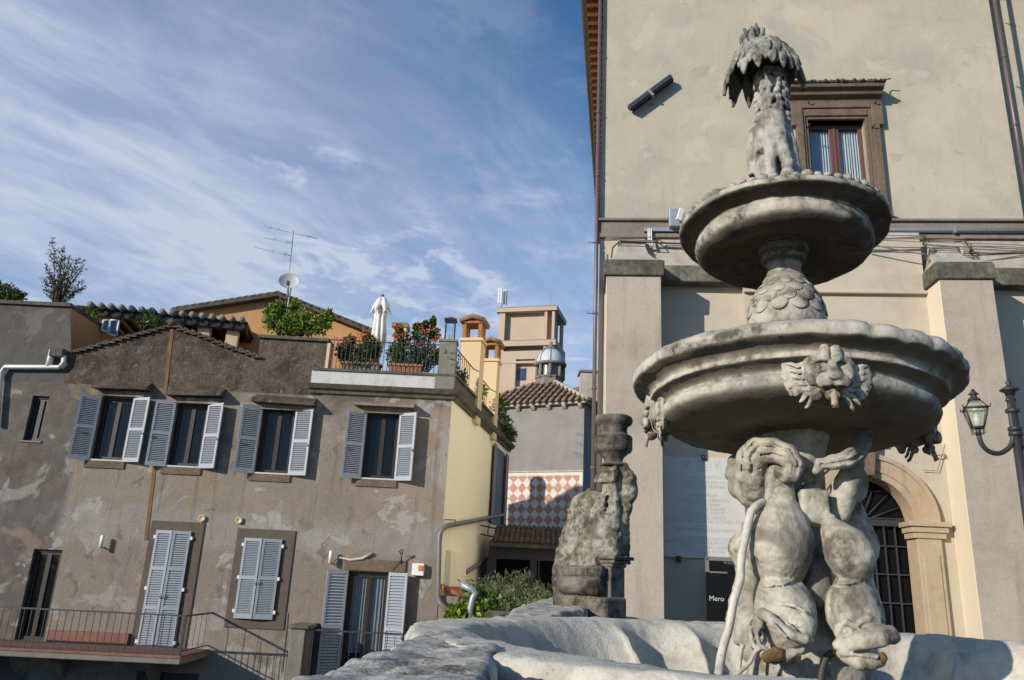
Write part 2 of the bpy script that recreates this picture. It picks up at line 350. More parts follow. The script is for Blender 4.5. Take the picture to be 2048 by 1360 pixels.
# ================================================================== PALAZZO
PF = Frame((1.5606, 13.5, 0), R_(-6))
pal = empty('palazzo', label='tall cream plastered palazzo with buttresses and an arched door behind the fountain', cat='building', mat=PF.mat())
ph = PF.hit
BT = ph(1320, 441)[1]; BB = ph(1320, 487)[1]          # band top and bottom
PX1 = 15.0; EZ = 13.9
# upper window
wx0, wx1 = ph(1614.6, 241)[0], ph(1728, 241)[0]; wz1 = ph(1670, 241)[1]; wz0 = ph(1690, 428)[1]
mb = MB(); xp = ph(1990, 80)[0]
wall(mb, 0, xp, BT, [(0, EZ), (xp, EZ)], [(wx0, wx1, wz0, wz1)], 0, .3)
mb.quad((xp, 0, 0), (xp, .5, 0), (xp, .5, EZ), (xp, 0, EZ)); mb.quad((xp, .5, 0), (PX1, .5, 0), (PX1, .5, EZ), (xp, .5, EZ))
mb.build('wall', M['pal'], pal)
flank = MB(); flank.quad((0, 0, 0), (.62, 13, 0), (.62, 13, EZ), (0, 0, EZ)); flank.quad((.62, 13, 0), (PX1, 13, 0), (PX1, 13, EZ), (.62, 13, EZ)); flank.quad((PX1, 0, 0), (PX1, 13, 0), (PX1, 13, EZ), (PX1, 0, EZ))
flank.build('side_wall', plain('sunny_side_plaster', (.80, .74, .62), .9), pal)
# roof with eaves
rf = MB(); o = .42
for (a, b) in (((-o, -.55), (.62 - o, 13.5)),):
    pass
ev = [(-o, -.5), (PX1 + o, -.5), (PX1 + o, 13.5), (.62 - o, 13.5)]
rf.add([(x, y, EZ + .1) for x, y in ev] + [(4.5, 5, EZ + 2.6), (PX1 - 4, 5, EZ + 2.6)], [(0, 1, 5, 4), (1, 2, 5), (2, 3, 4, 5), (3, 0, 4), (3, 2, 1, 0)])
rf.build('roof', M['brick'], pal)
gt = MB(); gt.tube([(-o - .04, -.55, EZ + .06), (.62 - o - .04, 13.5, EZ + .06)], .085, 8); gt.build('gutter', M['gut'], pal)
ra = MB()
for k in range(46):
    y = .1 + k * .29; x = .62 * y / 13
    ra.box(x - o + .02, x + .02, y, y + .11, EZ - .03, EZ + .09)
ra.build('rafters', M['brick'], pal)
# band
bd = MB(); bd.box(-.02, xp + .02, -.06, .02, BB + .17, BT - .05); bd.box(-.03, xp + .02, -.12, .02, BT - .05, BT); bd.box(-.03, xp + .02, -.09, .02, BB + .09, BB + .17)
bd.build('string_course', M['band'], pal, bevel=.01)
# lower bays
DB = .85; DC = .30
lx0, lx1 = ph(1213, 560, DB)[0], ph(1322, 560, DB)[0]; rx0, rx1 = ph(1878, 556, DB)[0], ph(1985, 556, DB)[0]; cx0 = ph(1492, 620, DC)[0]
dxc = ph(1737, 1040, DC)[0]; dzs = ph(1737, 1040, DC)[1]; dri = ph(1825.6, 1037, DC)[0] - dxc; dro = ph(1874, 1030, DC)[0] - dxc
holes = []; nsl = 14; rm = (dri + dro) / 2 - .02
for i in range(nsl):
    a = -rm + 2 * rm * i / nsl; b = a + 2 * rm / nsl; zt = dzs + math.sqrt(max(.0, rm * rm - max(abs(a), abs(b)) ** 2)) + .03
    holes.append((dxc + a, dxc + b, 0.0, zt))
mb = MB(); wall(mb, 0, cx0, 0, [(0, BB + .1), (cx0, BB + .1)], [], 0); mb.box(cx0 - .001, cx0, -DC, 0, 0, BB + .1)
mc = MB(); wall(mc, cx0, rx0, 0, [(cx0, BB + .1), (rx0, BB + .1)], holes, -DC, None)
for q in range(len(mc.f) - 1, -1, -1): pass
mb.v_off = 0; off = len(mb.v); mb.v += mc.v; mb.f += [[i + off for i in f] for f in mc.f]; mb.m += mc.m; mb.sm += mc.sm
wall(mb, rx0, xp, 0, [(rx0, BB + .1), (xp, BB + .1)], [], 0)
mb.build('lower_wall', M['bay'], pal)
le = MB(); z1 = ph(1700, 547, DC)[1]; z2 = ph(1700, 586, DC)[1]
le.box(cx0 - .01, rx0, -DC - .05, -DC + .01, z2, z1); le.box(cx0 - .03, rx0, -DC - .09, -DC + .01, z2 - .03, z2 + .015); le.build('ledge', M['bay'], pal, bevel=.008)
for nm, (a, b) in (('l', (lx0, lx1)), ('r', (rx0, rx1))):
    zc0 = ph(1268, 553, DB)[1]; zc1 = ph(1268, 521, DB)[1]
    m = MB(); m.box(a, b, -DB + .012, .01, 0, zc0)
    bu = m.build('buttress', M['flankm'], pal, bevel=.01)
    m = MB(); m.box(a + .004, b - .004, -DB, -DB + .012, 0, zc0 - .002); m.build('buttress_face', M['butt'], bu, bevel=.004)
    m = MB(); m.box(a - .05, b + .05, -DB - .05, .0, zc0 + .0, zc1); m.build('buttress_cap', M['cap'], pal, bevel=.025, rough_=(.02, 3))
    m = MB(); m.smooth = True; k = 10; zt = BB + .02; vs = []; c_ = (a + b) / 2; w_ = (b - a) / 2 + .02
    for i in range(k + 1):
        t = i / k; z = zc1 + (zt - zc1) * t; e = (1 - t) ** 2.2; ww = w_ * (.50 + .50 * e); dd = .06 + (DB - .02) * (.12 + .88 * e)
        vs += [(c_ - ww, 0, z), (c_ - ww, -dd, z), (c_ + ww, -dd, z), (c_ + ww, 0, z)]
    m.smooth = False; m.add(vs, [(i * 4 + j, i * 4 + j + 1, (i + 1) * 4 + j + 1, (i + 1) * 4 + j) for i in range(k) for j in range(3)] + [(k * 4, k * 4 + 1, k * 4 + 2, k * 4 + 3)])
    m.build('buttress_weathering', M['cap2'], pal)
zc0 = ph(1380, 566, .2)[1]; zc1 = ph(1380, 533, .2)[1]
for (a, b) in ((lx1, cx0), (rx1, xp)):
    m = MB(); m.box(a, b, -.26, .01, zc0, zc1); m.build('string_block', M['cap'], pal, bevel=.02, rough_=(.015, 3))
    m = MB(); m.prism([(-.25, zc1), (.01, zc1), (.01, zc1 + .75), (-.03, zc1 + .6), (-.08, zc1 + .3), (-.15, zc1 + .12)], 'x', a, b); m.build('string_weathering', M['cap2'], pal)
# door
m = MB(); n = 28
def ring(r0, r1, d0, d1, zlo):
    P = []
    for r in (r0, r1):
        P.append([(dxc + r, zlo)] + [(dxc + r * math.cos(math.pi * i / n), dzs + r * math.sin(math.pi * i / n)) for i in range(n + 1)] + [(dxc - r, zlo)])
    a, b = P; k = len(a); vs = [(p[0], -d1, p[1]) for p in a] + [(p[0], -d1, p[1]) for p in b] + [(p[0], -d0, p[1]) for p in a] + [(p[0], -d0, p[1]) for p in b]
    m.add(vs, [f for i in range(k - 1) for f in ((i, i + 1, k + i + 1, k + i), (2 * k + i, 2 * k + i + 1, i + 1, i), (k + i, k + i + 1, 3 * k + i + 1, 3 * k + i))])
ww = dro - dri
ring(dri, dri + ww * .28, DC - .35, DC + .05, dzs + .0); ring(dri + ww * .28, dri + ww * .8, DC - .1, DC + .08, dzs); ring(dri + ww * .8, dro, DC - .1, DC + .12, dzs)
m.build('archivolt', M['door'], pal)
m = MB()
for s in (-1, 1):
    a, b = sorted((dxc + s * dri, dxc + s * dro)); m.box(a, b, -DC - .08, -DC + .35, 0, dzs - .26)
    a2, b2 = sorted((dxc + s * (dri + .06), dxc + s * (dro - .06))); m.box(a2, b2, -DC - .10, -DC - .05, 0, dzs - .5)
m.build('jamb', M['door'], pal, bevel=.012)
m = MB()
for s in (-1, 1):
    a, b = sorted((dxc + s * (dri - .05), dxc + s * (dro + .07)))
    for (q, z0, z1_) in ((0, dzs - .26, dzs - .17), (.03, dzs - .17, dzs - .08), (.07, dzs - .08, dzs)): m.box(a - q, b + q, -DC - .11 - q, -DC + .3, z0, z1_)
m.build('impost', M['door'], pal, bevel=.012)
m = MB(); m.prism([(dxc - .10, dzs + dri), (dxc + .10, dzs + dri), (dxc + .17, dzs + dro + .18), (dxc - .17, dzs + dro + .18)], 'y', -DC - .2, -DC + .05); m.box(dxc - .25, dxc + .25, -DC - .22, -DC, dzs + dro + .18, dzs + dro + .4); m.build('keystone', M['wstone'], pal, bevel=.02)
m = MB(); m.box(dxc - dri - .1, dxc + dri + .1, .1, .14, 0, dzs + dri + .1); dr = m.build('door', plain('dark_door_glass', (.005, .005, .006), .5, spec=.15), pal)
m = MB()
for i in range(1, 8): x = dxc - dri + 2 * dri * i / 8; m.box(x - .012, x + .012, .03, .06, 0, dzs - .06 + (0 if i % 2 else .0))
for i in range(9): z = .3 + i * .44; m.box(dxc - dri, dxc + dri, .035, .055, z, z + .022)
m.box(dxc - dri, dxc + dri, .0, .07, dzs - .06, dzs + .04)
for i in range(1, 8): a = math.pi * i / 8; m.tube([(dxc + .1 * math.cos(a), .045, dzs + .1 * math.sin(a)), (dxc + dri * math.cos(a), .045, dzs + dri * math.sin(a))], .011, 6)
m.build('grille', plain('door_bars', (.032, .032, .034), .6), dr)
# upper window parts
w = MB(); fx0, fx1 = ph(1593, 300)[0], ph(1757 - 2, 250)[0]; zt = ph(1670, 214)[1]; e0, e1 = fx0 - .08, fx1 + .08; ez = ph(1590, 257)[1]
def frame(mb, a, b, z0, z1, wd, d0, d1):
    mb.box(a, a + wd, -d1, d0, z0, z1); mb.box(b - wd, b, -d1, d0, z0, z1); mb.box(a + wd, b - wd, -d1, d0, z1 - wd, z1)
frame(w, wx0 - .06, wx1 + .06, wz0, wz1 + .06, .06, .28, .05)
frame(w, wx0 - .22, wx1 + .22, wz0, wz1 + .22, .162, .0, .085)
frame(w, fx0, fx1, BT, wz1 + .34, .13, .0, .12)
for a, b in ((e0, fx0 + .12), (fx1 - .12, e1)): w.box(a, b, -.123, 0, ez, wz1 + .34)
w.box(fx0, fx1, -.09, 0, wz1 + .34, zt); w.box(wx0 - .3, wx1 + .3, -.16, .25, wz0 - .12, wz0)
wf = w.build('window', M['wstone'], pal, bevel=.012)
h = MB(); h0, h1 = ph(1574, 185, .35)[0], ph(1770, 180, .35)[0]; zh = ph(1670, 206, .1)[1]
prof = [(0, zh - .02), (-.10, zh - .02), (-.13, zh + .06), (-.24, zh + .10), (-.27, zh + .17), (-.36, zh + .19), (-.38, zh + .27), (-.02, zh + .40), (0, zh + .40)]
h.prism(prof, 'x', h0, h1); h.build('window_hood', M['wstone'], wf, bevel=.008)
h = MB()
for i in range(34):
    x = h0 + (h1 - h0) * (i + .5) / 34; zz0 = zh + .285 + random.uniform(-.012, .018); r_ = random.uniform(.024, .04); h.tube([(x, -.42 + random.uniform(0, .05), zz0), (x + random.uniform(-.02, .02), .0, zz0 + .10)], r_, 7)
h.box(h0 - .02, h1 + .02, -.40, -.0, zh + .262, zh + .285)
h.build('hood_tiles', plain('sooty_tile', (.055, .048, .04), .9), wf)
s = MB(); xm = (wx0 + wx1) / 2
for a, b in ((wx0, xm - .02), (xm + .02, wx1)):
    s.box(a, a + .07, .16, .21, wz0, wz1); s.box(b - .07, b, .16, .21, wz0, wz1); s.box(a + .07, b - .07, .16, .21, wz1 - .08, wz1); s.box(a + .07, b - .07, .16, .21, wz0, wz0 + .09)
s.box(xm - .02, xm + .02, .14, .2, wz0, wz1); s.build('sash', M['redwood'], wf, bevel=.006)
gl = MB(); gl.box(wx0 + .06, wx1 - .06, .185, .19, wz0 + .06, wz1 - .06)
gmat = bpy.data.materials.new('window_glass'); gmat.use_nodes = True; t = gmat.node_tree; t.nodes.clear()
gn = N(t, 'ShaderNodeBsdfGlossy', i_Roughness=.03); tn = N(t, 'ShaderNodeBsdfTransparent', i_Color=(.93, .95, .96, 1)); ms = N(t, 'ShaderNodeMixShader', i_0=.06)
L(t, tn.outputs[0], ms.inputs[1]); L(t, gn.outputs[0], ms.inputs[2]); L(t, ms.outputs[0], N(t, 'ShaderNodeOutputMaterial').inputs[0])
M['clear'] = gmat
gl.build('pane', gmat, wf)
c = MB(); c.smooth = True; nn = 60
for a, b in ((wx0, xm), (xm, wx1)):
    vs = []
    for i in range(nn + 1):
        x = a + (b - a) * i / nn; y = .27 + .035 * math.sin(i * 1.15 + .6 * math.sin(i * .37)); vs += [(x, y, wz0), (x, y + .01, wz1)]
    c.add(vs, [(2 * i, 2 * i + 2, 2 * i + 3, 2 * i + 1) for i in range(nn)])
c.build('curtain', M['curtain'], wf, recalc=False)
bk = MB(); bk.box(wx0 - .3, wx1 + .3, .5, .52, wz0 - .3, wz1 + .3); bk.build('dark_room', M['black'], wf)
# brackets in the frame, and the crooked iron above the hood
ir = MB()
for px_, py_ in ((1612, 262), (1741, 262), (1613, 214), (1745, 214)): x, z = ph(px_, py_); ir.tube([(x, -.1, z), (x, -.2, z), (x + .02, -.21, z + .03)], .012, 6)
x, z = ph(1767, 178, .2); ir.tube([(x, -.2, z), (x, -.2, z + .16), (x + .03, -.21, z + .2), (x + .14, -.24, z + .2)], .012, 6)
ir.build('iron_hook', M['iron'], wf)
# plaque
px0, pz1 = ph(1326, 912, .06); px1, pz0 = ph(1482, 1120, .06)
pq = empty('marble_plaque', label='pale marble plaque with engraved lines between buttress and fountain', cat='plaque', mat=PF.mat() @ Matrix.Translation((0, -.06, 0)))
m = MB(); m.box(px0, px1 + .1, 0, .055, pz0, pz1); m.build('slab', M['marble'], pq, bevel=.006)
m = MB()
for px_, py_ in ((1408, 915), (1357, 1118), (1465, 1118)): x, z = ph(px_, py_, .08); m.box(x - .035, x + .035, -.03, .05, z - .05, z + .05); m.ball((x, -.03, z), .035, 8)
m.build('clamp', M['iron'], pq)
cxp = ph(1403, 1000, .06)[0]
def pl(s, py_, size): 
    z = ph(1403, py_, .06)[1]; text('lettering', s, size, M['letter'], pq, Matrix.Translation((cxp + .04, -.002, z)) @ WALLROT, ext=.001)
pl('P.  O.  V.', 936, .17)
for s_, py_ in (('A  ORO  DOTTO', 958), ('L NOME LILIBERI NEL NOM', 967), ('E SUE OPERE FORMER', 976), ('NOVI STELLA', 993), ('DI SUA VIRTU GENEROSI', 1003), ('ONOR E TEMPI', 1012), ('FORTUNA E SOMME', 1021), ('SOSTENNE E FORTE', 1029), ('AMOROSO IL LIBERO', 1037)): pl(s_, py_, .075)
pl('ALESSANDRO DEL DI AGOSTINO FECE FARE', 1046, .095)
for s_, py_ in (('NELLA MENTE DI E LA SANTE', 1063), ('DELLA PROTETTA QUI NATUS', 1080), ('A MEMORIA DEI PER QUANTO FECERO', 1088), ('ANNO DOMINI CENTE', 1097), ('IL DI DELLA FESTA', 1106)): pl(s_, py_, .075)
m = MB()
for py_ in (940, 1052, 1111): z = ph(1403, py_, .06)[1]; m.box(cxp - .15, cxp + .12, -.003, .001, z - .008, z + .004)
m.build('rule', M['letter'], pq)
# menu board
mb_ = empty('menu_board', label='black menu board lettered Mero leaning below the marble plaque', cat='sign', mat=PF.mat() @ Matrix.Translation((0, -.5, 0)))
bx0, bz1 = ph(1411, 1114, .5); bz0 = ph(1411, 1235, .5)[1] - .3; bx1 = bx0 + 1.0
m = MB(); m.box(bx0, bx1, 0, .04, bz0, bz1); m.build('panel', M['black'], mb_)
m = MB(); z = ph(1420, 1144, .5)[1]; m.box(bx0, bx1, -.02, .03, bz1 - .05, bz1 + .01); m.box(bx0 - .005, bx0 + .05, -.02, .03, z, bz1); m.box(bx0 + .05, bx0 + .33, -.02, .0, z - .012, z + .012); m.build('edging', plain('board_edging', (.19, .16, .15), .6), mb_)
x, z = ph(1418, 1201, .5); text('lettering', 'Mero', .105, M['chalk'], mb_, Matrix.Translation((x, -.004, z)) @ WALLROT, 'LEFT')
x, z = ph(1450, 1128, .5); text('lettering', 'Ristorante', .07, plain('faint_chalk', (.18, .18, .18), .7), mb_, Matrix.Translation((x - .02, -.004, z)) @ WALLROT, 'LEFT')
m = MB(); m.box(bx0 + .1, bx0 + .16, .04, .09, 0, bz1 - .1); m.box(bx1 - .16, bx1 - .1, .04, .09, 0, bz1 - .1); m.box(bx0 + .1, bx1 - .1, .04, .3, 0, .04); m.build('leg', M['iron'], mb_)
# corner downpipe + second downpipe
def wallthing(name, label, cat, **k): return empty(name, label=label, cat=cat, mat=PF.mat(), **k)
d = wallthing('downpipe', 'brown downpipe running up the left corner of the palazzo', 'pipe')
m = MB(); m.tube([(-.06, -.1, 0), (-.06, -.1, EZ)], .036, 12); m.build('pipe', M['pipebrown'], d)
m = MB()
for k in range(9):
    z = .8 + k * 1.4; m.lathe([(.036, -.02), (.046, -.02), (.046, .02), (.036, .02)], 12, (-.06, -.1, z))
    if k in (4, 5): m.tube([(-.1, -.1, z), (-.2, -.1, z), (-.22, -.1, z + .04)], .008, 6)
m.build('bracket', M['pipebrown'], d)
d = wallthing('downpipe', 'reddish brown downpipe at the right edge of the palazzo', 'pipe')
xr = ph(1988, 20)[0] - .03; m = MB(); m.tube([(xr, -.13, BB - .3), (xr, -.13, EZ)], .038, 12); m.build('pipe', M['pipebrown'], d)
m = MB()
for k in range(4): z = BT + .4 + k * 1.5; m.lathe([(.038, -.025), (.048, -.025), (.048, .025), (.038, .025)], 12, (xr, -.13, z)); m.tube([(xr, -.13, z), (xr, .0, z)], .012, 6)
m.build('bracket', M['pipebrown'], d)
# tilted lamp bar on the upper wall
a = ph(1262, 210, .3); b = ph(1347, 147, .3); tl = wallthing('wall_spotlight', 'dark tilted floodlight bar fixed on the cream upper wall', 'lamp')
ang = math.atan2(b[1] - a[1], b[0] - a[0]); ln = math.hypot(b[0] - a[0], b[1] - a[1]); MM = Matrix.Translation((a[0], -.14, a[1])) @ Matrix.Rotation(-ang, 4, 'Y')
m = MB(); m.box(0, ln, -.06, .06, 0, .09, MM); m.build('housing', plain('charcoal_metal', (.05, .055, .062), .5, .3), tl, bevel=.006)
m = MB(); m.box(.02, ln - .02, -.05, .05, -.05, .0, MM); m.build('visor', M['black'], tl); m = MB(); m.box(ln * .46, ln * .5, -.075, .08, -.07, .1, MM); m.tube([(a[0] + ln * .4, -.1, a[1] + .25), (a[0] + ln * .4, 0, a[1] + .2)], .02, 8); m.build('bracket', M['grey'], tl)
# grey junction box with small antenna panel
j = wallthing('junction_box', 'grey electrical box with a tilted white panel beside the upper basin', 'electrical box')
a = ph(1337, 425, .12); b = ph(1362, 459, .12); m = MB(); m.box(a[0], b[0] + .05, -.28, 0, b[1], a[1]); m.build('case', M['grey'], j, bevel=.01)
x, z = ph(1358, 432, .3); m = MB(); m.box(-.05, .05, -.03, .03, -.12, .12, Matrix.Translation((x + .02, -.36, z)) @ Matrix.Rotation(.3, 4, 'Y') @ Matrix.Rotation(.3, 4, 'Z')); m.build('panel', M['white'], j, bevel=.008)
a = ph(1288, 458, .1)[0]; m = MB(); m.box(a, b[0], -.14, -.05, b[1] - .04, b[1] + .03); m.build('tray', M['grey'], j)
m = MB(); xx = ph(1296, 465, .1)[0]
for k in range(3): m.tube([(xx + .03 * k, -.15, b[1]), (xx + .03 * k, -.16, b[1] - .22), (xx + .04 + .03 * k, -.2, b[1] - .4)], .012, 6)
m.build('cord', M['white'], j)
# conduit and cables
cd = wallthing('conduit', 'grey conduit clipped along the dark stone band', 'pipe')
x0 = ph(1362, 461, .1)[0]; zc = ph(1900, 462, .1)[1]; m = MB(); m.tube([(x0, -.12, zc), (PX1 - 6, -.12, zc)], .05, 10); m.build('tube', M['grey'], cd)
m = MB()
for k in range(5): m.box(x0 + 2.2 + k * 1.3, x0 + 2.24 + k * 1.3, -.18, 0, zc - .06, zc + .06)
m.build('clip', M['grey'], cd)
cb = wallthing('cable_bundle', 'bundle of old cables sagging along the wall under the band', 'cable'); m = MB(); xw0, xw1 = .1, xp
for k in range(6):
    zb = BB - .05 - .035 * k + random.uniform(-.02, .02); pts = []
    st = xw0 if k < 2 else ph(1700, 480)[0]
    for i in range(50):
        x = st + (xw1 - st) * i / 49; y = -.1 - .012 * (k % 3)
        for (a, b) in ((lx0 + .15, lx1 - .15), (rx0 + .2, rx1 - .2)):
            if a - .25 < x < b + .25: y -= .22
            y = y - (DC if cx0 < x < rx0 else 0) / 1
        y = max(y, -.55); pts.append((x, y, zb + .03 * math.sin(x * 2.1 + k) - (.18 * math.sin(math.pi * min(1, max(0, (x - st) / (xw1 - st)))) if k == 5 else 0)))
    m.tube(pts, .008 + .004 * (k % 2), 6)
m.build('strand', M['cable'], cb)
m = MB(); a = ph(1222, 520, .2); b = ph(1240, 482, .2); m.tube([(a[0], -.2, a[1]), (a[0] + .03, -.2, a[1] + .25), (b[0], -.2, b[1]), (b[0] + 1.2, -.15, b[1] - .03), (b[0] + 1.9, -.15, b[1] - .02)], .016, 6)
x = lx0 - .03; m.tube([(x, -.06, 1), (x, -.06, BB - .2)], .012, 6); m.build('loose_strand', M['dcable'], cb)
# thin wires with a hook near the door
hw = wallthing('wall_wire', 'thin wire with a hook on the bright buttress flank above the door', 'wire'); m = MB()
pp = [ph(1842, 900, DC + .05), ph(1872, 912, DC + .05), ph(1888, 910, DC + .05), ph(1890, 918, DC + .05)]; m.tube([(p[0], -DC - .1, p[1]) for p in pp], .012, 6)
pp = [ph(1902, 845, DC + .05), ph(1885, 905, DC + .05), ph(1874, 942, DC + .05), ph(1845, 940, DC + .05)]; m.tube([(p[0], -DC - .06, p[1]) for p in pp], .007, 6); m.build('wire', M['cable'], hw)
# ================================================================== LEFT HOUSE
M['fac'] = stucco('brown_weathered_plaster', [(.25, (.16, .132, .108)), (.42, (.26, .212, .168)), (.55, (.305, .245, .192)), (.68, (.285, .24, .195)), (.8, (.36, .30, .235))], .6, .62, (.085, .072, .06), .03, .34, seed=1, fine=34,
    layers=(('z', 2.95, 2.75, 1.1, (.30, .285, .26), .7), ('z', 2.2, 1.9, 1.0, (.235, .175, .13), .7), ('z', .2, -.3, 1.0, (.30, .28, .26), .6), ('z', 5.3, 5.8, .6, (.13, .10, .08), .8), ('x', -9.75, -9.95, .35, (.105, .095, .09), .85)),
    patches=((.9, .56, .62, (.35, .33, .295), .7, 3), (1.3, .60, .63, (.40, .385, .355), .7, 6), (.7, .58, .70, (.11, .088, .07), .7, 11), (2.2, .62, .65, (.15, .12, .095), .6, 15), (1.1, .62, .66, (.30, .215, .13), .6, 21)))
M['gable'] = stucco('dark_rough_render', [(.28, (.035, .029, .024)), (.42, (.085, .066, .052)), (.56, (.155, .118, .088)), (.66, (.09, .07, .052)), (.85, (.2, .155, .115))], 1.1, .6, (.03, .025, .022), .045, .6, fine=22, seed=3,
    patches=((.7, .54, .62, (.05, .042, .036), .75, 4), (9, .58, .66, (.26, .21, .165), .5, 2), (1.6, .62, .66, (.28, .26, .235), .5, 9)))
M['yellow'] = stucco('yellow_plaster', [(.3, (.88, .80, .60)), (.7, (.91, .84, .64))], .6, .06, (.5, .4, .2), .003, .03)
M['orange'] = stucco('orange_plaster', [(.3, (.42, .22, .10)), (.6, (.52, .28, .13)), (.8, (.46, .26, .14))], .7, .18, (.2, .11, .06), .004, .1)
M['buff'] = stucco('buff_plaster', [(.3, (.60, .45, .27)), (.7, (.68, .52, .33))], .8, .12, (.35, .25, .14), .004, .08)
M['shut'] = plain('blue_grey_paint', (.28, .31, .355), .5, var=.08, scale=3)
_t = M['shut'].node_tree; _b = _t.nodes['Principled BSDF']; _l = _b.inputs['Base Color'].links[0].from_socket; _oi = N(_t, 'ShaderNodeObjectInfo'); _co = N(_t, 'ShaderNodeTexCoord').outputs['Object']
_f = step(_t, noise(_t, _co, 7, 6, .7, 0, (1, 1, .3)), .55, .75, 0, .55); _c = mixc(_t, _f, mixc(_t, _oi.outputs['Random'], (.235, .255, .285), (.33, .355, .39)), (.20, .20, .195)); L(_t, mixc(_t, .75, _l, _c), _b.inputs['Base Color'])
M['shutgrey'] = plain('bare_grey_paint', (.30, .29, .27), .6, var=.1)
M['corn'] = stucco('black_stained_cornice', [(.3, (.05, .048, .038)), (.5, (.12, .11, .085)), (.7, (.20, .185, .14))], 3, .5, (.03, .03, .025), .008, .35, seed=6)
M['lime'] = stucco('flaking_lime_band', [(.3, (.42, .41, .40)), (.5, (.58, .57, .56)), (.8, (.62, .61, .6))], 2, .3, (.2, .19, .18), .008, .25, seed=3)
M['tile'] = stucco('old_roof_tile', [(.25, (.09, .075, .06)), (.42, (.22, .15, .10)), (.58, (.34, .22, .14)), (.75, (.40, .31, .20)), (.9, (.30, .27, .16))], 3.2, .2, (.05, .045, .04), .006, .25, seed=7)
M['tiledark'] = stucco('blackened_roof_tile', [(.25, (.04, .035, .03)), (.5, (.10, .08, .065)), (.75, (.20, .15, .11))], 3, .2, (.03, .03, .03), .006, .25, seed=8)
M['redtile'] = stucco('red_floor_tile', [(.3, (.19, .085, .062)), (.7, (.30, .15, .11))], 3, 0, bmp=.003)
M['terra'] = plain('terracotta', (.38, .15, .08), .8, bmp=.003)
M['conc'] = stucco('grey_concrete', [(.3, (.16, .15, .13)), (.7, (.27, .255, .22))], 2, .4, (.07, .065, .055), .006, .25)
M['canvas'] = plain('cream_canvas', (.72, .70, .64), .9)
M['flower'] = plain('red_petal', (.60, .10, .05), .7, var=.3)
M['pvc'] = plain('white_pvc_pipe', (.66, .65, .61), .45, var=.1)
HF = Frame((0, 18, 0), 0); hh = HF.hit; HM = HF.mat()
house = empty('old_house', label='old brown plastered house with blue grey shutters, gable and roof terrace', cat='building', mat=HM)
def rect(tl, bl, tr, br, d=0):
    a, b, c, e = [hh(*p, d) for p in (tl, bl, tr, br)]
    return (a[0] + b[0]) / 2, (c[0] + e[0]) / 2, (b[1] + e[1]) / 2, (a[1] + c[1]) / 2
W1 = rect((202, 794.6), (183.5, 916.5), (268, 796), (248, 922)); W2 = rect((350.6, 807), (336.5, 928), (417.6, 808), (400, 936))
W3 = rect((523.5, 815), (510.6, 943.5), (593, 817.6), (577.6, 948)); W4 = rect((734, 826), (722, 954), (801, 828), (789, 959))
WS = rect((63.5, 790.6), (48, 881), (96.5, 793), (82, 882)); DL = rect((64, 1097.5), (32, 1280), (120, 1100), (94, 1280))
CD = rect((312.5, 1059.5), (280, 1296), (382.5, 1063), (350, 1302)); CW = rect((489, 1075), (472.5, 1235), (564, 1079), (549, 1240))
DR = rect((697.5, 1142.5), (685, 1262), (779, 1146), (768, 1266)); FLZ = hh(100, 1300, 1.6)[1]; DR = (DR[0], DR[1], FLZ - .55, DR[3])
DL = (DL[0], DL[1], FLZ, DL[3])
P1x, P1z = hh(905, 783)
top = [hh(*p) for p in ((0, 606), (141, 613), (141.5, 703), (345, 652), (516, 716), (524, 676), (655, 682), (655.4, 752), (905, 758))]
top = [(-16, top[0][1])] + top[1:-1] + [(P1x, P1z)]
top[-2] = (top[-2][0], P1z)
holes = [W1, W2, W3, W4, WS, DL, DR]
# facade in three pieces of plaster
def sect(name, x0, x1, zb, tops, hs, mat):
    m = MB(); wall(m, x0, x1, zb, tops, hs, 0, .24); return m.build(name, mat, house)
gx0, gx1 = hh(141.5, 703)[0], hh(655, 700)[0]; zg = hh(300, 785)[1] + .12
sect('facade_wall', -16, P1x, -5, [(-16, zg), (P1x, zg)], [q for q in holes], M['fac'])
m = MB(); wall(m, -16, gx0, zg, [p for p in top if p[0] <= gx0 + 1e-3], [], 0); m.build('wing_wall', stucco('grey_wing_plaster', [(.3, (.085, .078, .074)), (.55, (.13, .12, .112)), (.75, (.17, .155, .14))], .8, .6, (.05, .045, .045), .02, .3, seed=2, patches=((.8, .56, .64, (.075, .066, .062), .7, 4), (1.5, .6, .64, (.19, .175, .16), .6, 9))), house)
m = MB(); wall(m, gx0, gx1, zg, [p for p in top if gx0 - .01 <= p[0] <= gx1 + .03], [], 0); m.build('gable_wall', M['gable'], house)
m = MB(); wall(m, gx1, P1x, zg, [(gx1, P1z), (P1x, P1z)], [], 0); m.build('upper_wall', M['fac'], house)
# body behind: roofs, sides
TZ = P1z + .02
YF = Frame((P1x, 18, 0), math.atan2(25.47 - 18, .068 + 1.3466)); yh = YF.hit; YL = 7.6
m = MB(); yT = YF.T
def yp(l, z, inn=0): q = np.array([P1x, 0, 0]) + YF.T * l + YF.I * inn; return (q[0], q[1], z)
m.quad(yp(0, -5), yp(YL, -5), yp(YL, TZ), yp(0, TZ)); m.build('yellow_wall', M['yellow'], house)
m = MB(); e = yp(YL, 0); m.quad((gx0, .0, TZ), (P1x, .0, TZ), (e[0], e[1], TZ), (gx0, 7.4, TZ)); m.quad((gx0, 7.4, -5), (e[0], e[1], -5), (e[0], e[1], TZ), (gx0, 7.4, TZ))
m.build('terrace_floor', M['redtile'], house)
